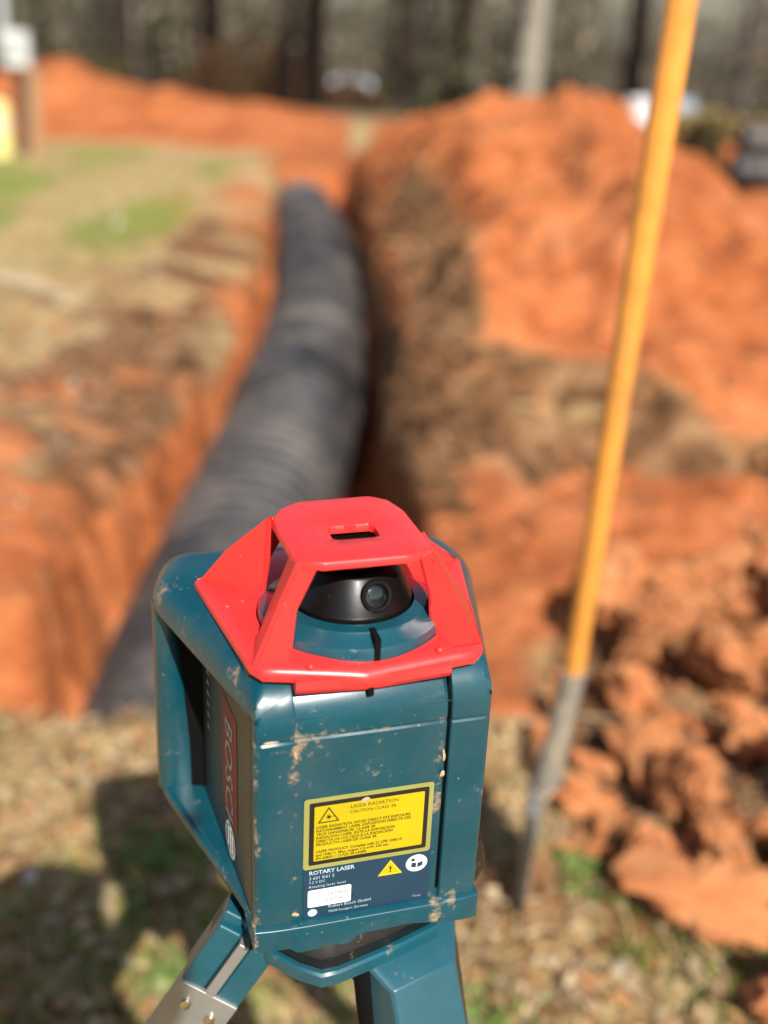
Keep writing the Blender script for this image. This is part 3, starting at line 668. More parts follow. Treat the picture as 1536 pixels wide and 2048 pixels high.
# put the bucket on real ground: a low mound carries it
mb = MB(); V, F = rock(1, 77, 3); 
MND = bpy.data.meshes.new('clay_mound'); Vm = V * np.array([.75, .75, .45]); MND.from_pydata(Vm.tolist(), [], F); MND.materials.append(CLOD); fill_zone(MND, (1, 0, 0)); MND.shade_smooth()
mo = bpy.data.objects.new('clay_mound', MND); col.objects.link(mo); mo.location = (2.42, 12.4, gz(2.42, 12.4)); tag(mo, 'small clay mound behind the big pile carrying a white bucket', 'dirt pile')

# meter post, board and yellow marker on the left
POST = simple('weathered_post', (.10, .055, .03), .85, nscale=14); TAN = simple('tan_board', (.36, .20, .10), .75, nscale=10); YM = simple('yellow_marker_plastic', (.80, .68, .26), .45, var=.05)
METER = simple('grey_white_enamel', (.62, .64, .62), .4, var=.06, bstr=0); CONDUIT = simple('pale_grey_conduit', (.42, .44, .44), .5, var=.08, bstr=0)
up = empty('meter_post', (-3.9, 12.4, gz(-3.9, 12.4))); tag(up, 'dark wooden post carrying a pale electric meter box at the left edge', 'utility post')
mb = MB(); mb.box((0, 0, .55), (.10, .10, 1.3)); mb.build('post', POST, up, bevel=.006)
mb = MB(); mb.box((.02, -.10, 1.02), (.26, .12, .34)); bx_ = mb.build('meter_box', METER, up, bevel=.02)
mb = MB(); mb.tube([(.02, -.16, 1.05), (.02, -.21, 1.05)], .07, 20); mb.build('meter_dial', CONDUIT, bx_)
mb = MB(); mb.tube([(-.12, -.02, 1.0), (-.12, -.02, 2.6)], .05, 12); mb.build('conduit', CONDUIT, up)
mb = MB(); mb.box((0, 0, .42), (.13, .025, .86), Matrix.Rotation(R(3), 3, 'Y')); o = mb.build('board', TAN, bevel=.004); o.location = (-3.72, 12.25, gz(-3.72, 12.25)); tag(o, 'upright tan board leaning against the meter post', 'board')
mk = empty('marker_post', (-4.06, 12.1, gz(-4.06, 12.1))); tag(mk, 'yellow plastic marker post at the left edge of the lawn', 'marker post')
mb = MB(); mb.lathe([(.13, -.05), (.13, .42), (.12, .5), (.07, .55), (0.001, .56)], n=24); mb.build('sleeve', YM, mk)
mb = MB(); mb.lathe([(.134, .30), (.134, .36)], n=24); mb.build('band', METER, mk)

# black pipe lengths stored at the right edge
for (x, y, z, lab) in [(3.02, 10.9, .20, 'black pipe length lying lowest at the right edge behind the pile'), (3.12, 11.1, .46, 'black pipe length resting on top of the other at the right edge')]:
    mb = MB(); P = [(x + i * .03, y + i * .003, gz(x, y) + z) for i in range(90)]; mb.tube(P, [.16 if (i // 2) % 2 else .145 for i in range(90)], 22, cap=False); mb.tube(P, .13, 22, cap=False)
    o = mb.build('pipe_length', PIPE, smooth=50); tag(o, lab, 'pipe')

# ------------------------------------------------------------------ shovel
HAND = simple('yellow_fibreglass', (.80, .33, .06), .34, var=.12, nscale=25, coat=.3, bstr=.05)
STEEL = dirty_plastic('muddy_steel', (.20, .185, .165), .5, 1.9, edge=False, coat=0)
dusty(STEEL, (.44, .36, .25), .44, .58, .75)
dusty(HAND, (.42, .22, .09), .52, .66, .6)
sh = empty('shovel', (.300, 1.672, 0)); tag(sh, 'long handled digging shovel with yellow handle standing upright in the soil', 'shovel')
def sl_(P): return [Vector(p) - Vector((.300, 1.672, 0)) for p in P]
hb = Vector((.324, 1.640, .515)); ht = Vector((.312, 1.432, 1.58)); hd = (ht - hb)
mb = MB(); mb.tube(sl_([hb, hb + hd * .5, hb + hd, hb + hd * 1.02]), [.0172, .0180, .0188, .012], 24); mb.build('handle', HAND, sh)
sb = Vector((.305, 1.658, .285))
mb = MB(); mb.tube(sl_([hb + hd * .01, hb - hd * .004, hb.lerp(sb, .5), sb]), [.0215, .0215, .0205, .025], 20); mb.build('socket', STEEL, sh)
# blade: dished plate seen nearly edge-on
bd = (Vector((.300, 1.69, -.06)) - sb).normalized(); bw = Vector((.22, .97, 0.0)).normalized(); bn = bd.cross(bw).normalized()
def blade_pts(off):
    secs = []
    for f in np.linspace(0, 1, 12):
        w_ = .105 * (1 if f < .5 else math.sqrt(max(0, 1 - ((f - .5) / .5) ** 2.2))) * (0.55 + .45 * min(1, f / .06)) + .004
        row = []
        for g_ in np.linspace(-1, 1, 11):
            dish = .030 * (1 - g_ * g_) * (1 - .4 * f)
            row.append(sb + bd * (f * .30) + bw * (g_ * w_) - bn * (dish + off))
        secs.append(sl_(row))
    return secs
A = blade_pts(0); B = blade_pts(.0025); mb = MB()
mb.loft([a + b[::-1] for a, b in zip(A, B)]); mb.build('blade', STEEL, sh, smooth=40)
for s in (-1, 1):
    mb = MB(); c0 = sb + bw * (s * .062) + bd * .004
    mb.box(c0 - Vector((.300, 1.672, 0)) - bn * .012, (.07, .026, .006), Matrix((bw, bn, -bd)).transposed())
    mb.build('foot_step', STEEL, sh, bevel=.002)
V, F = rock(.035, 555); mb = MB(); mb.add((V + np.array((sb + bd * .02 - bn * .0 - Vector((.3, 1.672, 0)))[:])).tolist(), F); o = mb.build('dried_mud', simple('dried_mud', (.50, .38, .22), .9), sh, fix=False); o.scale = (1, 1, 1)

# ------------------------------------------------------------------ laser level
YAW = R(17.42)
LOC = Vector((.2 * CM, 62.52 * CM, 1.5 - 58.24 * CM))
dev = empty('laser_level', LOC, YAW)
tag(dev, 'teal rotary laser level with red cage top standing on a tripod', 'laser level')
def dbuild(mb, name, mat, parent=None, **k): return mb.build(name, mat, parent or dev, scale=CM, **k)

# front shell: profile swept along x with posts, recessed centre and a groove
def shell():
    mb = MB(); xs = []; rr = .55
    for k in range(7): a = k / 6 * math.pi / 2; xs.append((-8 + rr - rr * math.cos(a) if 0 else -8 + rr * (1 - math.cos(a)), rr * (1 - math.sin(a))))
    xs += [(-6.6, 0), (-5.5, 0), (-5.42, .03), (-5.38, .13), (-5.3, .15), (-2, .13), (0, .12), (2, .13), (4.7, .15), (4.86, .2), (4.90, .75), (5.08, .75), (5.12, .12), (5.2, 0), (6.5, 0)]
    for k in range(6, -1, -1): a = k / 6 * math.pi / 2; xs.append((8 - rr * (1 - math.cos(a)), rr * (1 - math.sin(a))))
    RF = 3.6; secs = []
    for x, d in xs:
        bul = .26 * (x / 5) ** 2 if -5.35 < x < 4.8 else (.42 * (-5.42 - x) / 2.5 if x <= -5.42 else 0)
        pr = [(0 + d + (.05 if 0 else 0), .2), (d, 8), (d, 15.6), (d + .10, 15.74), (d + .10, 15.83), (d, 15.95)]
        for k in range(0, 11):
            a = k / 10 * math.pi / 2; e = d + bul * math.sin(min(1, k / 4) * math.pi / 2) * (1 if k < 8 else (10 - k) / 3)
            pr.append((RF - (RF - e) * math.cos(a), 16.42 + (RF - e) * math.sin(a)))
        pr += [(8, 20.02 - d), (18.2, 20.02 - d), (18.4, 19.6 - d), (18.4, .2)]
        secs.append([(x, y, z) for y, z in pr])
    mb.loft(secs, cap=True, closed=True); return mb
dbuild(shell(), 'housing', TEAL, smooth=28)
dbuild((lambda m_: (m_.box((4.99, 9, 10), (.16, 17, 19.2)), m_)[1])(MB()), 'seam_liner', GRIPK)

# top rim with the flaring grips
def rim_path(ins, tipy=17.2, half=12.65, r0=1.9):
    """plan outline left front -> tips -> right front, inset by ins"""
    P = [Vector((-7.9, .2)), Vector((-half, tipy)), Vector((-half + 1.5, 22.0)), Vector((half - 1.1, 21.4)), Vector((half - .2, tipy - .6)), Vector((7.9, .2))]
    out = []
    def off(i):
        d = (P[i + 1] - P[i]).normalized(); n = Vector((d.y, -d.x)); return P[i] + n * ins, P[i + 1] + n * ins
    L_ = [off(i) for i in range(5)]
    def isect(a, b, c, d):
        r = b - a; s = d - c; t = ((c - a).x * s.y - (c - a).y * s.x) / (r.x * s.y - r.y * s.x); return a + r * t
    C_ = [L_[0][0]] + [isect(*L_[i], *L_[i + 1]) for i in range(4)] + [L_[4][1]]
    out.append(C_[0])
    for i in range(1, 5):
        a, b, c = C_[i - 1], C_[i], C_[i + 1]; rr = max(.25, r0 - ins * .6)
        p = b + (a - b).normalized() * rr; q = b + (c - b).normalized() * rr
        if i == 1:
            for k in range(1, 24): out.append(C_[0].lerp(p, (k / 24) ** 1.3))
        for k in range(7):
            t = k / 6; out.append((1 - t) ** 2 * p + 2 * t * (1 - t) * b + t * t * q)
        if i == 4:
            for k in range(1, 24): out.append(q.lerp(C_[5], 1 - (1 - k / 24) ** 1.3))
    out.append(C_[5]); return out
def rim(z0, z1, rt, rb, inset0=0.0, tipy=17.2, half=12.65):
    mb = MB(); rows = []
    prof = []
    for k in range(5): a = k / 4 * math.pi / 2; prof.append((rb * (1 - math.sin(a)), z0 + rb * (1 - math.cos(a))))
    for k in range(8): a = k / 7 * math.pi / 2; prof.append((rt * (1 - math.cos(a)), z1 - rt * (1 - math.sin(a))))
    for o_, z in prof: rows.append([(p.x, p.y, z) for p in rim_path(inset0 + o_, tipy, half)])
    if z1 > 10:   # follow the rounded front shoulder of the housing
        def cl_z(p):
            y = p[1]; lim = 16.42 + math.sqrt(max(0, 3.6 ** 2 - (3.6 - max(0, min(3.6, y))) ** 2)) - .04 if y < 3.6 else 99
            return (p[0], p[1], min(p[2], max(z0, lim)))
        rows = [[cl_z(p) for p in r] for r in rows]
    mb.loft(rows, cap=False, closed=False)
    n_ = len(rows[0]); mb.add(rows[0], [tuple(range(n_))]); tp_ = [p for p in rows[-1] if z1 < 10 or p[1] >= 3.5]; mb.add(tp_, [tuple(range(len(tp_)))])
    if z1 < 10: fr = [r[0] for r in rows]; mb.add([*fr, *[r[-1] for r in rows][::-1]], [tuple(range(2 * len(rows)))])
    return mb
dbuild(rim(17.15, 20.0, 2.5, .3), 'top_rim', TEAL, smooth=40)
dbuild(rim(.0, 1.5, .5, .9, .15), 'bottom_rim', TEAL, smooth=40)
# back wall inside the grips and grip bars
for s in (-1, 1):
    mb = MB(); mb.prism([(s * 7.9, 15.2), (s * 11.2, 16.6), (s * 11.2, 18.6), (s * 7.9, 18.9)], 1.3, 17.4); dbuild(mb, 'grip_liner', GRIPK)  # rubber back wall, coloured near black as the shade inside the grip
    secs = []
    for z in [1.0, 1.4, 1.9, 2.8, 5, 8, 12, 16, 17.6]:
        f = (z - 1) / 16.6; win = (4.3 - 2.7 * f ** .8) + (.35 if z < 1.3 else 0)
        th = 2.6 + .9 * (1 - min(1, (z - 1) / 1.5))
        xo, yo = -12.5, 16.7
        ring = [(xo - .02, yo + .9), (xo + .12, yo + .1), (xo + .5, yo - .42), (xo + 1.0, yo - .62), (xo + max(1.15, win * .7), yo - .55), (xo + win, yo - .1), (xo + win + .1, yo + .6), (xo + win, yo + 2.1), (xo + 1.2, yo + 2.45), (xo + .35, yo + 1.8)]
        secs.append([(-s * a if s == 1 else a, b, z) for a, b in ring])
    mb = MB(); mb.loft(secs); dbuild(mb, 'grip', TEAL, smooth=60)
# side panels with print (left one carries the brand)
def panel(s):
    mb = MB(); P0 = (-8.06, .9); P1 = (-9.12, 15.3)
    ys_ = [(0, .0), (1, .0)]
    poly = [(P0[0], P0[1]), (P1[0], P1[1]), (P1[0] + 1.1, P1[1]), (P0[0] + .3, P0[1])]
    mb.prism([(a * -s if s == 1 else a, b) for a, b in poly], 1.6, 17.1); return mb
pl = dbuild(panel(-1), 'control_panel', PANEL, bevel=.15); dbuild(panel(1), 'side_panel', PANEL, bevel=.15)

_tc = {}
def text_verts(body, size, bold=0.0, space=1.0, align='LEFT'):
    cu = bpy.data.curves.new('t', 'FONT'); cu.body = body; cu.size = size; cu.offset = bold; cu.space_character = space; cu.align_x = align
    cu.resolution_u = 2; o = bpy.data.objects.new('t', cu); col.objects.link(o)
    dg = bpy.context.evaluated_depsgraph_get(); me = bpy.data.meshes.new_from_object(o.evaluated_get(dg))
    V = [v.co.copy() for v in me.vertices]; F = [tuple(p.vertices) for p in me.polygons]
    bpy.data.objects.remove(o); bpy.data.curves.remove(cu); bpy.data.meshes.remove(me); return V, F
YF = .12   # recessed front plane
def ftext(body, x, z, size, mat, parent, d=.02, **k):
    V, F = text_verts(body, size, **k); mb = MB(); mb.add([(x + p.x, YF - d, z + p.y) for p in V], F); return dbuild(mb, 'printed_text', mat, parent, smooth=None, fix=False)
def fplate(poly, d, name, mat, parent, t=.03):
    mb = MB(); mb.loft([[(x, YF - d, z) for x, z in poly], [(x, YF - d + t, z) for x, z in poly]]); return dbuild(mb, name, mat, parent, smooth=None)
def rrect(x0, z0, x1, z1, r, n=4):
    P = []
    for cx, cz, a0 in ((x1 - r, z1 - r, 0), (x0 + r, z1 - r, 90), (x0 + r, z0 + r, 180), (x1 - r, z0 + r, 270)):
        for k in range(n + 1): a = R(a0 + 90 * k / n); P.append((cx + r * math.cos(a), cz + r * math.sin(a)))
    return P
navy = fplate(rrect(-4.68, .95, 4.35, 5.6, .2), .03, 'rating_label', NAVY, dev)
fr_ = MB()
wl = fplate(rrect(-4.72, 5.28, 4.25, 11.05, .22), .055, 'warning_label', YEDGE, dev)
fplate(rrect(-4.35, 5.62, 3.92, 10.72, .12), .075, 'label_border', INK, wl)
fplate(rrect(-4.02, 5.95, 3.60, 10.40, .08), .095, 'label_field', YEL, wl)
# laser triangle: outline with starburst
def tri(cx, cz, h, w, d, name, mat, parent): return fplate([(cx - w / 2, cz), (cx + w / 2, cz), (cx, cz + h)], d, name, mat, parent, .01)
tri(-3.05, 9.05, 1.25, 1.5, .105, 'warning_triangle', INKS, wl); tri(-3.05, 9.15, .98, 1.16, .115, 'triangle_field', YEL, wl)
mb = MB(); c_ = (-3.05, 9.50); P = []
for k in range(16): a = k * math.pi / 8; r_ = .24 if k % 2 == 0 else .09; P.append((c_[0] + r_ * math.cos(a), YF - .125, c_[1] + r_ * math.sin(a)))
mb.add(P, [tuple(range(16))]); mb.box((c_[0] + .2, YF - .125, c_[1]), (.45, .004, .03)); dbuild(mb, 'laser_burst', INK, wl, smooth=None, fix=False)
ftext('LASER RADIATION', .1, 9.92, .40, INKS, wl, d=.11, align='CENTER'); ftext('CAUTION CLASS 3R', .0, 9.50, .36, INKS, wl, d=.11, align='CENTER')
rows = ['LASER RADIATION. AVOID DIRECT EYE EXPOSURE', 'RAYONNEMENT LASER. EXPOSITION DIRECTE DES', 'YEUX DANGEREUSE. CLASSE 3R', 'RADIACION LASER. EVITE LA EXPOSICION',
        'DIRECTA DE LOS OJOS A LA RADIACION', 'PRODUCTO LASER DE CLASE 3R', '', 'LASER PRODUCT. Complies with 21 CFR 1040.10', 'and 1040.11. Max. output < 5 mW, 635 nm', 'EN 60825-1 CLASS 3R LASER']
for i, t_ in enumerate(rows):
    if t_: ftext(t_, -3.88, 8.62 - i * .285, .30, INKS, wl, d=.11, space=.96, bold=.006)
# rating label prints
ftext('ROTARY LASER', -4.3, 4.78, .46, PALE, navy, d=.045, bold=.01); ftext('3 601 K61 5', -4.3, 4.36, .36, PALE, navy, d=.045); ftext('7.2 V DC', -4.3, 4.02, .30, PALE, navy, d=.045)
ftext('Rotating laser level', -4.3, 3.66, .30, PALE, navy, d=.045, space=1.1)
wt = fplate(rrect(-4.35, 1.98, -1.3, 3.45, .14), .045, 'serial_sticker', WHITE, navy)
ftext('SN 304 0021', -3.0, 2.85, .34, INK, wt, d=.065); ftext('0 601 061 510', -3.1, 2.35, .34, INK, wt, d=.065)
mb = MB(); P = [(-4.0 + .34 * math.cos(a) , YF - .045, 1.5 + .32 * math.sin(a)) for a in np.linspace(0, 6.283, 20)[:-1]]
mb.add(P, [tuple(range(19))]); dbuild(mb, 'round_mark', PALE, navy, smooth=None, fix=False)
ftext('Robert Bosch GmbH', -2.9, 1.72, .34, PALE, navy, d=.045, space=1.05); ftext('70538 Stuttgart, Germany', -2.9, 1.30, .27, PALE, navy, d=.045); ftext('Made', 3.2, 1.35, .28, GREYP, navy, d=.045)
wt2 = tri(1.45, 3.72, 1.25, 1.75, .05, 'alert_triangle', simple('amber_print', (.8, .50, .01), .4, bstr=0), navy); tri(1.45, 3.84, .98, 1.36, .058, 'alert_field', YEL, wt2); ftext('!', 1.36, 3.95, .72, INK, wt2, d=.066, bold=.02)
mb = MB(); P = [(3.35 + .78 * math.cos(a), YF - .05, 4.35 + .72 * math.sin(a)) for a in np.linspace(0, 6.283, 28)[:-1]]
mb.add(P, [tuple(range(27))]); mn = dbuild(mb, 'manual_symbol', WHITE, navy, smooth=None, fix=False)
mb = MB(); mb.add([(2.95, YF - .06, 4.05), (3.3, YF - .06, 3.95), (3.35, YF - .06, 4.35), (3.0, YF - .06, 4.45)], [(0, 1, 2, 3)]); mb.add([(3.4, YF - .06, 3.95), (3.8, YF - .06, 4.1), (3.8, YF - .06, 4.45), (3.42, YF - .06, 4.35)], [(0, 1, 2, 3)])
P = [(3.08 + .15 * math.cos(a), YF - .06, 4.66 + .14 * math.sin(a)) for a in np.linspace(0, 6.283, 13)[:-1]]; mb.add(P, [tuple(range(12))])
dbuild(mb, 'manual_figure', NAVY, mn, smooth=None, fix=False)
# mud dab on the yellow label
V, F = rock(.5, 31, 2); mb = MB(); mb.add([(p[0] * .9 - .55, p[1] * .12 + YF - .1, p[2] * .85 + 10.25) for p in V], F); dbuild(mb, 'mud_dab', simple('pale_mud', (.50, .34, .22), .85, nscale=200), dev)
# panel print: text plane runs along the panel, letters read along z
def ptext(body, y, z, size, mat, parent, **k):
    V, F = text_verts(body, size, **k); mb = MB()
    def xf(yy): return -8.06 - (yy - .9) * 1.06 / 14.4 - .05
    # reading direction downwards (text x -> -z), text up -> towards the viewer (-y)
    mb.add([(xf(y - p.y), y - p.y, z - p.x) for p in V], F); return dbuild(mb, 'printed_text', mat, parent, smooth=None, fix=False)
mb = MB()
def pplate(y0, z0, y1, z1, o=.03):
    def xf(yy): return -8.06 - (yy - .9) * 1.06 / 14.4 - o
    return [(xf(y0), y0, z0), (xf(y1), y1, z0), (xf(y1), y1, z1), (xf(y0), y0, z1)]
mb.add(pplate(4.6, 5.1, 8.9, 14.6), [(0, 1, 2, 3)]); dbuild(mb, 'red_nameplate', REDINK, pl, smooth=None, fix=False)
ptext('BOSCH', 7.9, 13.4, 3.0, GREYP, pl, bold=.02)
def xf2(yy, o=.05): return -8.06 - (yy - .9) * 1.06 / 14.4 - o
mb = MB()
for r0_, r1_ in ((1.15, 1.45),):
    A_ = np.linspace(0, 2 * math.pi, 33)
    ring = [(xf2(6.7 + r1_ * math.cos(a)), 6.7 + r1_ * math.cos(a), 3.3 + r1_ * math.sin(a)) for a in A_[:-1]] + [(xf2(6.7 + r0_ * math.cos(a)), 6.7 + r0_ * math.cos(a), 3.3 + r0_ * math.sin(a)) for a in A_[:-1]]
    mb.add(ring, [(k, (k + 1) % 32, 32 + (k + 1) % 32, 32 + k) for k in range(32)])
mb.box((xf2(6.7), 6.7, 3.3), (.02, .45, 2.2)); 
for s in (-1, 1): mb.box((xf2(6.7 + s * .6), 6.7 + s * .6, 3.3), (.02, .28, 1.6))
dbuild(mb, 'round_emblem', WHITE, pl, smooth=None, fix=False)
for k in range(7):
    z_ = 14.4 - k * .92 - .1 * (k == 6); mb = MB(); mb.add([(xf2(12.6), 12.6, z_), (xf2(13.6), 13.6, z_ + .22), (xf2(13.6), 13.6, z_ - .22)], [(0, 1, 2)]); dbuild(mb, 'scale_mark', GREYP, pl, smooth=None, fix=False)
V, F = text_verts('ROTATION', .1); 

# bottom skirt and rubber foot
def skirt():
    mb = MB(); secs = []
    xs = np.linspace(-8.1, 8.1, 28)
    for x in xs:
        low = -1.35 + .75 * sst(-1.6, -.6, x) * sst(8.0, 1.5, x) * 1.0 + .15 * sst(1.5, 3, x)
        if x < -5.6: low = -.9
        e = .35 * (1 - (abs(x) / 8.1) ** 6)
        secs.append([(x, .14, 1.0), (x, -.5 * e - .2, .78), (x, -.75 * e - .2, .5), (x, -.8 * e - .2, float(low)), (x, .1, float(low) - .05), (x, 3, float(low) + .1), (x, 16, -.6), (x, 18.5, .4), (x, 18.5, 1)])
    mb.loft(secs); return mb
dbuild(skirt(), 'base_skirt', TEAL, smooth=35, bevel=.08)
# rounded triangular boot and tripod head
def rtri(c, r, rot, rc, n=7):
    P = []; cs = [Vector((c[0] + r * math.cos(R(rot + 120 * k)), c[1] + r * math.sin(R(rot + 120 * k)))) for k in range(3)]
    for k in range(3):
        a, b, d = cs[k - 1], cs[k], cs[(k + 1) % 3]; p = b + (a - b).normalized() * rc; q = b + (d - b).normalized() * rc
        for i in range(n): t = i / (n - 1); v = (1 - t) ** 2 * p + 2 * t * (1 - t) * b + t * t * q; P.append((v.x, v.y))
    return P
def ring_z(P, c, k, z): return [((p[0] - c[0]) * k + c[0], (p[1] - c[1]) * k + c[1], z) for p in P]
Cb = (-.6, 7.6); T1 = [(-7.3, 4.2), (-6.6, 2.2), (-4.9, .3), (-3.5, -.75), (-2.3, -.7), (1.5, .3), (5.8, 1.8), (7.2, 4.4), (7.2, 11), (3, 14), (-4, 14), (-7.3, 11)]; Cb = (-.3, 7)
mb = MB(); mb.loft([ring_z(T1, Cb, .93, -.6), ring_z(T1, Cb, 1.0, -1.5), ring_z(T1, Cb, 1.02, -1.9), ring_z(T1, Cb, .97, -2.4), ring_z(T1, Cb, .96, -3.3)]); dbuild(mb, 'rubber_foot', BLACK, smooth=50)
# glossy corner guard in black on the right
mb = MB(); mb.tube([(8.1, 1.2, 4.6), (8.25, 1.6, 3.4), (8.35, 1.8, 2.0), (8.2, 1.8, .6)], [.35, .75, .85, .5], 14); dbuild(mb, 'corner_guard', BLACK, smooth=60)
# collar and rotor
RC = (0.0, 7.3)
mb = MB(); mb.lathe([(6.35, 19.8), (6.32, 21.0), (6.2, 21.25), (5.95, 21.4), (5.3, 21.75), (5.15, 21.9), (4.3, 22.0), (4.2, 20)], RC, 72); cl_ = dbuild(mb, 'collar', TEALR, smooth=30)
mb = MB(); mb.box((RC[0] + .1, RC[1] - 5.6, 21.2), (.42, 1.6, 1.7)); dbuild(mb, 'collar_notch', GRIPK, cl_, bevel=.06)
mb = MB(); mb.lathe([(3.9, 21.2), (4.15, 21.4), (4.15, 22.25), (4.05, 22.42), (3.12, 24.5), (3.0, 24.62), (2.6, 24.7), (2.5, 24.6), (0.01, 24.6)], RC, 64); rt = dbuild(mb, 'rotor', BLACKG, smooth=24)
a0 = R(-78); dv = Vector((math.cos(a0), math.sin(a0), .34)).normalized(); pc = Vector((RC[0], RC[1], 22.35)) + dv * 3.45
def ringpts(c, d, r, n=28):
    u = d.cross(Vector((0, 0, 1))).normalized(); v = u.cross(d).normalized(); return [c + r * (math.cos(2 * math.pi * k / n) * u + math.sin(2 * math.pi * k / n) * v) for k in range(n)]
mb = MB(); mb.loft([ringpts(pc - dv * .3, dv, 1.1), ringpts(pc + dv * .45, dv, 1.1), ringpts(pc + dv * .52, dv, 1.02), ringpts(pc + dv * .5, dv, .82), ringpts(pc + dv * .15, dv, .74)]); lp = dbuild(mb, 'lens_port', BLACKG, rt, smooth=40)
mb = MB(); mb.loft([ringpts(pc + dv * .16, dv, .74), ringpts(pc + dv * .26, dv, .55), ringpts(pc + dv * .31, dv, .25), ringpts(pc + dv * .32, dv, .02)]); dbuild(mb, 'lens', LENS, lp, smooth=80)
mb = MB(); mb.lathe([(2.3, 24.8), (2.3, 25.9), (2.1, 26.15), (.01, 26.2)], (RC[0], RC[1] + .3), 40); dbuild(mb, 'rotor_head', BLACKG, rt, smooth=30)
mb = MB(); mb.box((-2.2, 9.4, 23.4), (1.2, .5, 4.2), Matrix.Rotation(R(-25), 3, 'Z')); mb.box((2.3, 9.6, 23.4), (1.2, .5, 4.2), Matrix.Rotation(R(25), 3, 'Z')); dbuild(mb, 'prism_bracket', BLACKG, rt, bevel=.1)

# red cage: base plate with round opening, four pillars, roof with slot
def cage():
    cage_root = dev
    B_ = [(-9.7, 14.1), (-7.95, 1.9), (-7.3, 1.05), (-.9, -.15), (6.6, .55), (7.4, 1.2), (10.3, 13.7), (6.5, 17.6), (-6.2, 17.9)]
    n = 72; cx, cy = RC
    def ray_poly(a):
        d = Vector((math.cos(a), math.sin(a))); best = None
        for i in range(len(B_)):
            p = Vector(B_[i]) - Vector((cx, cy)); q = Vector(B_[(i + 1) % len(B_)]) - Vector((cx, cy)); e = q - p
            den = d.x * e.y - d.y * e.x
            if abs(den) < 1e-9: continue
            t = (p.x * e.y - p.y * e.x) / den; s = (p.x * d.y - p.y * d.x) / den
            if t > 0 and -1e-6 <= s <= 1 + 1e-6: best = t if best is None else min(best, t)
        return best
    angs = sorted(list(np.linspace(-math.pi, math.pi, n, endpoint=False)) + [math.atan2(y - cy, x - cx) for x, y in B_])
    def zt(x, y): return 20.75 - .55 * max(0, 1 - max(y, 0) / 1.9) ** 1.5
    rows = [[] for _ in range(8)]
    for a in angs:
        r = ray_poly(a); ri = 6.42
        def P(rr, dz): x = cx + rr * math.cos(a); y = cy + rr * math.sin(a); return (x, y, zt(x, y) + dz)
        rows[0].append(P(ri, -.75)); rows[1].append(P(ri, -.06)); rows[2].append(P(ri + .1, 0)); rows[3].append(P(r - .42, 0)); rows[4].append(P(r - .24, -.05)); rows[5].append(P(r - .09, -.17)); rows[6].append(P(r, -.38)); rows[7].append(P(r, -.75))
    mb = MB(); mb.loft(rows, cap=False); dbuild(mb, 'cage_base', RED, smooth=48)
    # front lip lying on the rounded shoulder
    mb = MB(); secs = []
    for x in np.linspace(-5.35, 4.85, 12):
        lo = 0 - .35 * (1 - abs(x + .5) / 6)
        secs.append([(x, .62, 20.2), (x, .12 + lo * .3, 20.0), (x, -.02, 19.6 + lo), (x, .3, 19.15 + lo), (x, 1.2, 19.2)])
    mb.loft(secs); dbuild(mb, 'cage_lip', RED, smooth=40)
    mb = MB(); mb.box((-.45, .42, 18.75), (.42, .5, .8)); dbuild(mb, 'lip_notch', GRIPK, bevel=.05)
    # roof
    zt_ = 27.1; ro = [(-4.5, 2.9), (-3.2, 2.25), (2.4, 2.25), (4.0, 3.0), (4.45, 4.0), (4.3, 9.7), (3.6, 11.4), (2.4, 12.2), (-2.7, 12.1), (-4.2, 11.2), (-5.0, 9.9), (-4.8, 4.0)]
    def rz(x, y): return zt_ - .10 * max(0, abs(x + .3) - 3.0) ** 2 - .02 * (abs(y - 7.2) / 5) ** 4
    hole = [(-1.55, 5.3), (1.05, 5.3), (1.35, 5.6), (1.35, 7.1), (1.05, 7.4), (-1.55, 7.4), (-1.85, 7.1), (-1.85, 5.6)]
    bm = bmesh.new()
    hc = Vector((-.25, 6.35)); A2 = sorted(set([round(math.atan2(y - hc.y, x - hc.x), 5) for x, y in ro + hole] + [round(a, 5) for a in np.linspace(-3.14, 3.14, 40)]))
    def rp(poly, a):
        d = Vector((math.cos(a), math.sin(a))); best = None
        for i in range(len(poly)):
            p = Vector(poly[i]) - hc; q = Vector(poly[(i + 1) % len(poly)]) - hc; e = q - p; den = d.x * e.y - d.y * e.x
            if abs(den) < 1e-9: continue
            t = (p.x * e.y - p.y * e.x) / den; s = (p.x * d.y - p.y * d.x) / den
            if t > 0 and -1e-4 <= s <= 1 + 1e-4: best = t if best is None else min(best, t)
        return best
    bm.free(); rows = [[] for _ in range(8)]
    for a in A2:
        r1 = rp(ro, a); r0 = rp(hole, a)
        def P(rr, dz): x = hc.x + rr * math.cos(a); y = hc.y + rr * math.sin(a); return (x, y, rz(x, y) + dz)
        rows[0].append(P(r0, -.55)); rows[1].append(P(r0, -.05)); rows[2].append(P(r0 + .06, 0)); rows[3].append(P((r0 + r1) / 2, .0)); rows[4].append(P(r1 - .22, 0)); rows[5].append(P(r1 - .11, -.04)); rows[6].append(P(r1 - .02, -.15)); rows[7].append(P(r1, -.55))
    rows += [[(p[0] * 1, p[1], p[2] - .55) for p in rows[3]], [(p[0], p[1], p[2]) for p in rows[0]]]
    mb = MB(); mb.loft(rows, cap=False); dbuild(mb, 'cage_roof', RED, smooth=48)
    # pillars: each a folded plate; quads are thickened inwards
    def plate(pts, name='cage_pillar', t=.32):
        P = [Vector(p) for p in pts]; nrm = (P[1] - P[0]).cross(P[-1] - P[0]).normalized(); c = sum(P, Vector()) / len(P)
        if nrm.dot(Vector((RC[0], RC[1], 22)) - c) < 0: nrm = -nrm
        return P, [p + nrm * t for p in P]
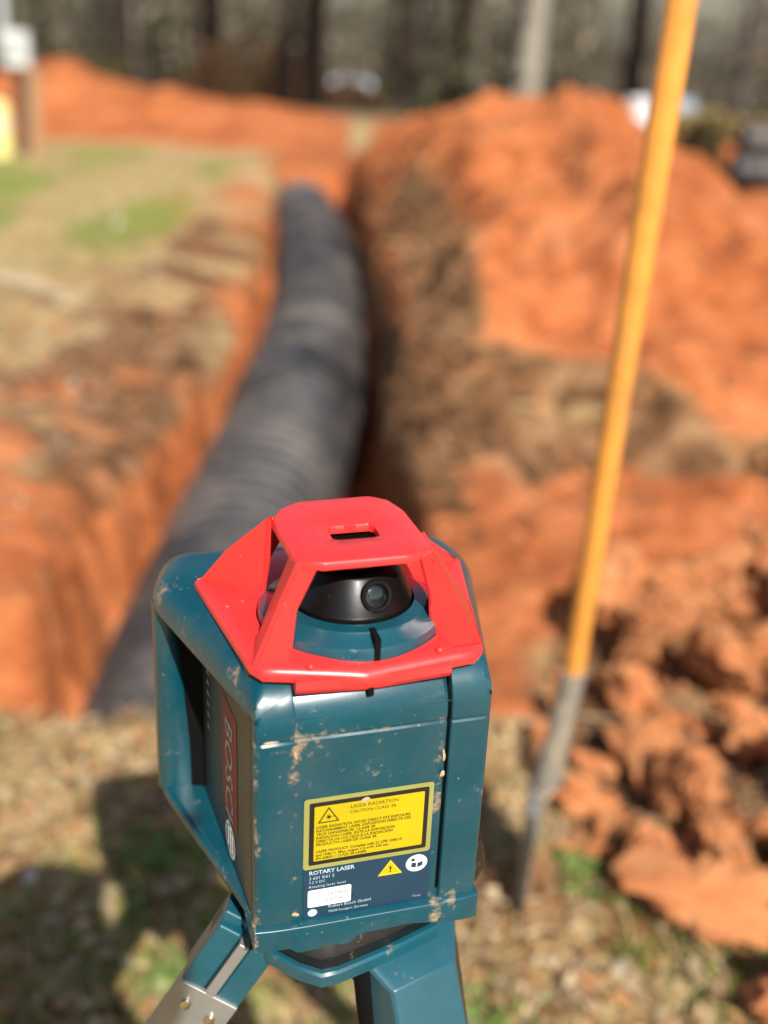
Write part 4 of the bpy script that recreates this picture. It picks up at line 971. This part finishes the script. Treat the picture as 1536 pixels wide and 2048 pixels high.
    def pillar(quads, name='cage_pillar'):
        mb = MB()
        for q in quads: a, b = plate(q); mb.loft([a, b])
        dbuild(mb, name, RED, smooth=20, bevel=.07)
    # front left
    pillar([[(-4.75, 3.05, 26.9), (-3.5, 2.5, 26.75), (-4.75, 2.95, 23.5), (-5.0, 3.0, 20.8), (-5.7, 1.3, 20.6), (-7.75, 1.75, 20.7)],
            [(-4.75, 3.05, 26.9), (-7.75, 1.75, 20.7), (-7.1, 5.0, 20.75), (-6.7, 5.3, 20.9), (-5.0, 4.4, 26.6)]])
    pillar([[(4.15, 3.1, 26.9), (7.3, 1.3, 20.7), (5.2, 1.2, 20.6), (4.7, 3.6, 20.8), (4.35, 3.4, 23.5), (3.2, 2.5, 26.75)],
            [(4.15, 3.1, 26.9), (4.6, 6.2, 26.8), (6.6, 7.0, 20.9), (8.6, 7.2, 20.7), (7.3, 1.3, 20.7)]])
    pillar([[(-4.95, 10.0, 26.95), (-5.25, 9.9, 23.5), (-5.6, 10.0, 20.8), (-6.9, 10.6, 20.7), (-9.4, 14.0, 20.7), (-7.6, 12.9, 23.4)],
            [(-4.95, 10.0, 26.95), (-7.6, 12.9, 23.4), (-9.4, 14.0, 20.7), (-5.5, 13.4, 20.7), (-3.2, 11.6, 26.3)]])
    pillar([[(3.7, 9.8, 26.5), (4.6, 10.2, 20.8), (9.9, 13.6, 20.7), (6.2, 12.0, 22.5)],
            [(3.7, 9.8, 26.5), (6.2, 12.0, 22.5), (9.9, 13.6, 20.7), (5.0, 14.0, 20.7), (2.6, 11.6, 26.2)]])
    # mounting bosses
    for (x, y) in [(-4.3, .75), (4.3, 1.0), (-8.1, 9.6), (-6.1, 3.2)]:
        mb = MB(); mb.lathe([(.26, 20.6), (.24, 20.82), (.15, 20.9), (.01, 20.92)], (x, y), 14); dbuild(mb, 'cage_boss', RED, smooth=50)
cage()
# mud ridges on the front corner and seams
for i, (x, y, z, sx, sy, sz) in enumerate([(-7.75, .35, 12.6, .22, .18, 1.9), (-7.7, .3, 6.9, .2, .14, 1.6), (-5.35, .05, 14.6, .16, .1, .5), (4.75, -.0, 13.1, .22, .12, .6), (4.7, 0, 11.6, .2, .1, .4), (-5.25, .0, 1.6, .3, .12, .35), (-7.0, .0, 15.9, .7, .1, .14)]):
    V, F = rock(1, 600 + i, 2); mb = MB(); mb.add([(p[0] * sx + x, p[1] * sy + y, p[2] * sz + z) for p in V], F); dbuild(mb, 'mud_crust', bpy.data.materials['pale_mud'], dev, fix=False)

# ------------------------------------------------------------------ tripod
tp = empty('tripod', (LOC.x, LOC.y, 0), YAW); tag(tp, 'teal and aluminium tripod standing under the laser level', 'tripod')
HZ = LOC.z / CM     # device bottom height in cm
def tbuild(mb, name, mat, parent=None, **k):
    mb.v = [(p[0], p[1], p[2] + HZ) for p in mb.v]; return mb.build(name, mat, parent or tp, scale=CM, **k)
T2 = [(p[0] * 1.06 + .1, (p[1] - 7) * 1.06 + 7.0) for p in T1]
mb = MB(); mb.loft([ring_z(T2, Cb, .78, -3.3), ring_z(T2, Cb, .95, -3.3), ring_z(T2, Cb, .97, -3.5), ring_z(T2, Cb, .96, -4.5), ring_z(T2, Cb, .90, -4.7), ring_z(T2, Cb, .5, -4.7)]); hd_ = tbuild(mb, 'head_plate', TEALB, smooth=35)
mb = MB(); mb.tube([(Cb[0], Cb[1], -4.5), (Cb[0], Cb[1], -7.5)], 2.1, 20); tbuild(mb, 'centre_column', ALU)
def leg(az, base_r=7.0, splay=27, mirror=False, bracket=None):
    u = Vector((math.cos(R(az)), math.sin(R(az)), 0)); w = Vector((-u.y, u.x, 0)); c = Vector((Cb[0], Cb[1], 0))
    d = (u * math.sin(R(splay)) - Vector((0, 0, 1)) * math.cos(R(splay))).normalized(); nn = d.cross(w).normalized()
    p0 = c + u * base_r + Vector((0, 0, -5.0)); total = (HZ - 5.0) / math.cos(R(splay))
    M = Matrix((w, nn, d)).transposed()
    lg = None
    mb = MB()
    for s in (-1, 1): mb.box(p0 + d * (total * .32) + w * s * 2.5, (1.5, 2.4, total * .60), M)
    lg = tbuild(mb, 'leg', ALU, bevel=.2)
    mb = MB(); mb.box(p0 + d * (total * .60), (2.6, 1.8, total * .74), M); tbuild(mb, 'lower_tube', ALU, lg, bevel=.15)
    mb = MB(); mb.box(p0 + d * (total * .60), (7.2, 3.6, 5), M); tbuild(mb, 'clamp', TEALB, lg, bevel=.3)
    mb = MB(); mb.tube([p0 + d * (total * .97), p0 + d * (total * 1.02)], [1.6, .4], 10); tbuild(mb, 'foot_spike', BLACK, lg)
    return u, w, d, nn, p0, M, lg
# right front leg with its big hinge bracket: a broad cap with a sloping top face
def big_bracket(A, B, C, D):
    A, B, C, D = map(Vector, (A, B, C, D)); w = (B - A); w.z = 0; w.normalize(); u = Vector((w.y, -w.x, 0)); d = (u * .36 - Vector((0, 0, .93))).normalized(); up = Vector((0, 0, 1))
    def side(a, c): return [a - u * 1.5, a, c, c + d * 9, c + d * 17, c + d * 17 - u * 3.0, c - u * 3.2 - up * 3.0, a - u * 1.5 - up * 2.6]
    mb = MB(); secs = []
    L0, R0 = side(A, C), side(B, D)
    for f in (0, .025, .09, .91, .975, 1):
        k = {0: .5, .025: .16, .09: 0}[f if f < .5 else round(1 - f, 3)]
        row = [l.lerp(r, f) for l, r in zip(L0, R0)]; row = [p - up * k * .7 - (u * k * .6 if 2 <= i_ <= 4 else Vector()) for i_, p in enumerate(row)]; secs.append(row)
    mb.loft(secs); return mb, w, u, d, (C + D) / 2
def leg_tubes(p0, d, w, wd, bars, t0, parent_name='leg'):
    nn = d.cross(w).normalized(); M = Matrix((w, nn, d)).transposed(); tot = (HZ + p0.z) / -d.z
    mb = MB()
    for s in (-1, 1): mb.box(p0 + d * ((t0 + tot * .62) / 2) + w * s * (wd / 2 - .7), (1.4, bars, tot * .62 - t0), M)
    lg = tbuild(mb, 'leg', ALU, bevel=.2)
    mb = MB(); mb.box(p0 + d * (tot * .64), (wd - 3.0, bars * .7, tot * .66), M); tbuild(mb, 'lower_tube', ALU, lg, bevel=.15)
    mb = MB(); mb.box(p0 + d * (tot * .60), (wd + 1.4, bars + 1.6, 5), M); tbuild(mb, 'clamp', TEALB, lg, bevel=.3)
    mb = MB(); mb.tube([p0 + d * (tot * .965), p0 + d * (tot * 1.01)], [1.5, .4], 10); tbuild(mb, 'foot_spike', BLACK, lg)
    return lg, nn, M
mbk, w, u, d, cc = big_bracket((-.1, .5, -4.1), (8.0, 3.2, -4.3), (1.5, -1.9, -5.2), (7.1, 0, -5.3))
tbuild(mbk, 'hinge_bracket', TEALC, smooth=22, bevel=.12)
leg_tubes(cc - u * 2.2 + d * 4, d, w, 4.6, 2.2, 2)
mb = MB(); mb.tube([(.4, 1.4, -4.6), (.7, .6, -8), (1.4, -1.2, -15), (2.2, -3.0, -22)], [1.1, 1.15, 1.1, 1.0], 12); tbuild(mb, 'hinge_strut', GRIPK)
def small_leg(az, splay, p0, wd=4.2):
    u = Vector((math.cos(R(az)), math.sin(R(az)), 0)); w = Vector((-u.y, u.x, 0)); p0 = Vector(p0)
    d = (u * math.sin(R(splay)) - Vector((0, 0, 1)) * math.cos(R(splay))).normalized()
    lg, nn, M = leg_tubes(p0, d, d.cross(w).normalized(), wd, 2.6, 5.5)
    nn = d.cross(w).normalized()
    w, nn = nn, w
    if nn.y > 0: nn = -nn
    M = Matrix((w, nn, d)).transposed()
    mb = MB(); mb.box(p0 + d * 2.6 + w * 1.45, (1.9, 3.0, 6.4), M); mb.box(p0 + d * 2.6 - w * 1.45, (1.9, 3.0, 6.4), M); mb.box(p0 + d * .4 - nn * .6, (4.8, 2.2, 3.0), M)
    hb_ = tbuild(mb, 'hinge_bracket', TEALB, bevel=.25)
    mb = MB(); mb.box(p0 + d * 3.6 + nn * .5, (.85, 2.5, 7.4), M); tbuild(mb, 'hinge_tongue', ALU, hb_, bevel=.15)
    q = p0 + d * 9.8; mb = MB(); mb.box(q + nn * 1.55, (wd + .5, .45, 8.6), M); pt = tbuild(mb, 'hinge_plate', ALU, lg, bevel=.12)
    for a, b in ((1.1, -2.6), (-1.1, -2.2), (.9, 2.4)):
        e = q + w * a + d * b; mb = MB(); mb.tube([e + nn * 1.6, e + nn * 2.05, e + nn * 2.1], [.42, .40, .2], 14); tbuild(mb, 'bolt', SCREW, pt)
small_leg(158, 28, (-7.6, 4.6, -3.4))
small_leg(46, 26, (5.2, 12.6, -4.4))

# ------------------------------------------------------------------ the photographer behind the camera
SKIN = simple('skin', (.55, .33, .24), .55, bstr=0); SHIRT = simple('grey_shirt', (.12, .13, .15), .85, nscale=40); JEAN = simple('blue_jeans', (.05, .08, .15), .9, nscale=40); BOOT = simple('brown_boots', (.08, .045, .025), .7); PHONE = simple('black_phone', (.01, .01, .012), .2, bstr=0)
pe = empty('person', (.10, -.42, float(surf(.10, -.42)[0]))); tag(pe, 'person in grey shirt, jeans and cap holding up a phone', 'person')
def skin_obj(name, V, E, Rr, mat, root=0):
    me = bpy.data.meshes.new(name); me.from_pydata(V, E, []); me.materials.append(mat); o = bpy.data.objects.new(name, me); col.objects.link(o); o.parent = pe
    md = o.modifiers.new('skin', 'SKIN'); md.use_smooth_shade = True
    for i, sv in enumerate(me.skin_vertices[0].data): sv.radius = Rr[i] if hasattr(Rr[i], '__len__') else (Rr[i], Rr[i]); sv.use_root = (i == root)
    sb_ = o.modifiers.new('sub', 'SUBSURF'); sb_.levels = 1; sb_.render_levels = 2; return o
V = [(0, 0, .98), (0, .01, 1.2), (0, .02, 1.40), (0, .03, 1.52), (0, .06, 1.60), (0, .06, 1.72), (-.19, .02, 1.42), (-.25, .13, 1.20), (-.11, .33, 1.42), (-.085, .37, 1.47), (.19, .02, 1.42), (.22, .14, 1.18), (-.02, .34, 1.38), (-.04, .385, 1.455),
     (-.10, 0, .90), (-.13, .03, .50), (-.14, 0, .10), (-.15, .14, .05), (.10, 0, .90), (.13, .03, .50), (.14, 0, .10), (.15, .14, .05)]
E = [(0, 1), (1, 2), (2, 3), (3, 4), (4, 5), (2, 6), (6, 7), (7, 8), (8, 9), (2, 10), (10, 11), (11, 12), (12, 13), (0, 14), (14, 15), (15, 16), (16, 17), (0, 18), (18, 19), (19, 20), (20, 21)]
Rr = [(.15, .11), (.14, .10), (.16, .11), .06, .095, .085, .065, .05, .032, .03, .065, .05, .032, .03, .09, .062, .045, .04, .09, .062, .045, .04]
skin_obj('body', V, E, Rr, SKIN)
skin_obj('shirt', [V[i] for i in (0, 1, 2, 6, 7, 10, 11)], [(0, 1), (1, 2), (2, 3), (3, 4), (2, 5), (5, 6)], [(.165, .13), (.16, .12), (.18, .125), .08, .065, .08, .065], SHIRT)
skin_obj('trousers', [V[i] for i in (0, 14, 15, 16, 18, 19, 20)], [(0, 1), (1, 2), (2, 3), (0, 4), (4, 5), (5, 6)], [(.16, .125), .10, .075, .062, .10, .075, .062], JEAN)
for s in (-1, 1): skin_obj('boot', [(s * .14, -.02, .12), (s * .14, -.01, .05), (s * .15, .16, .045)], [(0, 1), (1, 2)], [.065, .06, .05], BOOT, 1)
mb = MB(); mb.lathe([(.115, 1.70), (.118, 1.76), (.10, 1.82), (.05, 1.85), (.005, 1.855)], (0, .06), 24); mb.box((0, .20, 1.71), (.15, .12, .008)); mb.build('cap', SHIRT, pe)
ph_o = MB(); ph_o.box((0, 0, 0), (.075, .15, .008)); ph = ph_o.build('phone', PHONE, bevel=.003); tag(ph, 'black phone held up in landscape photo position by the person', 'phone')
ph.matrix_world = m.copy(); ph.location = Vector((0, 0, 1.5)) + (-Fv) * .010 - U2 * .05
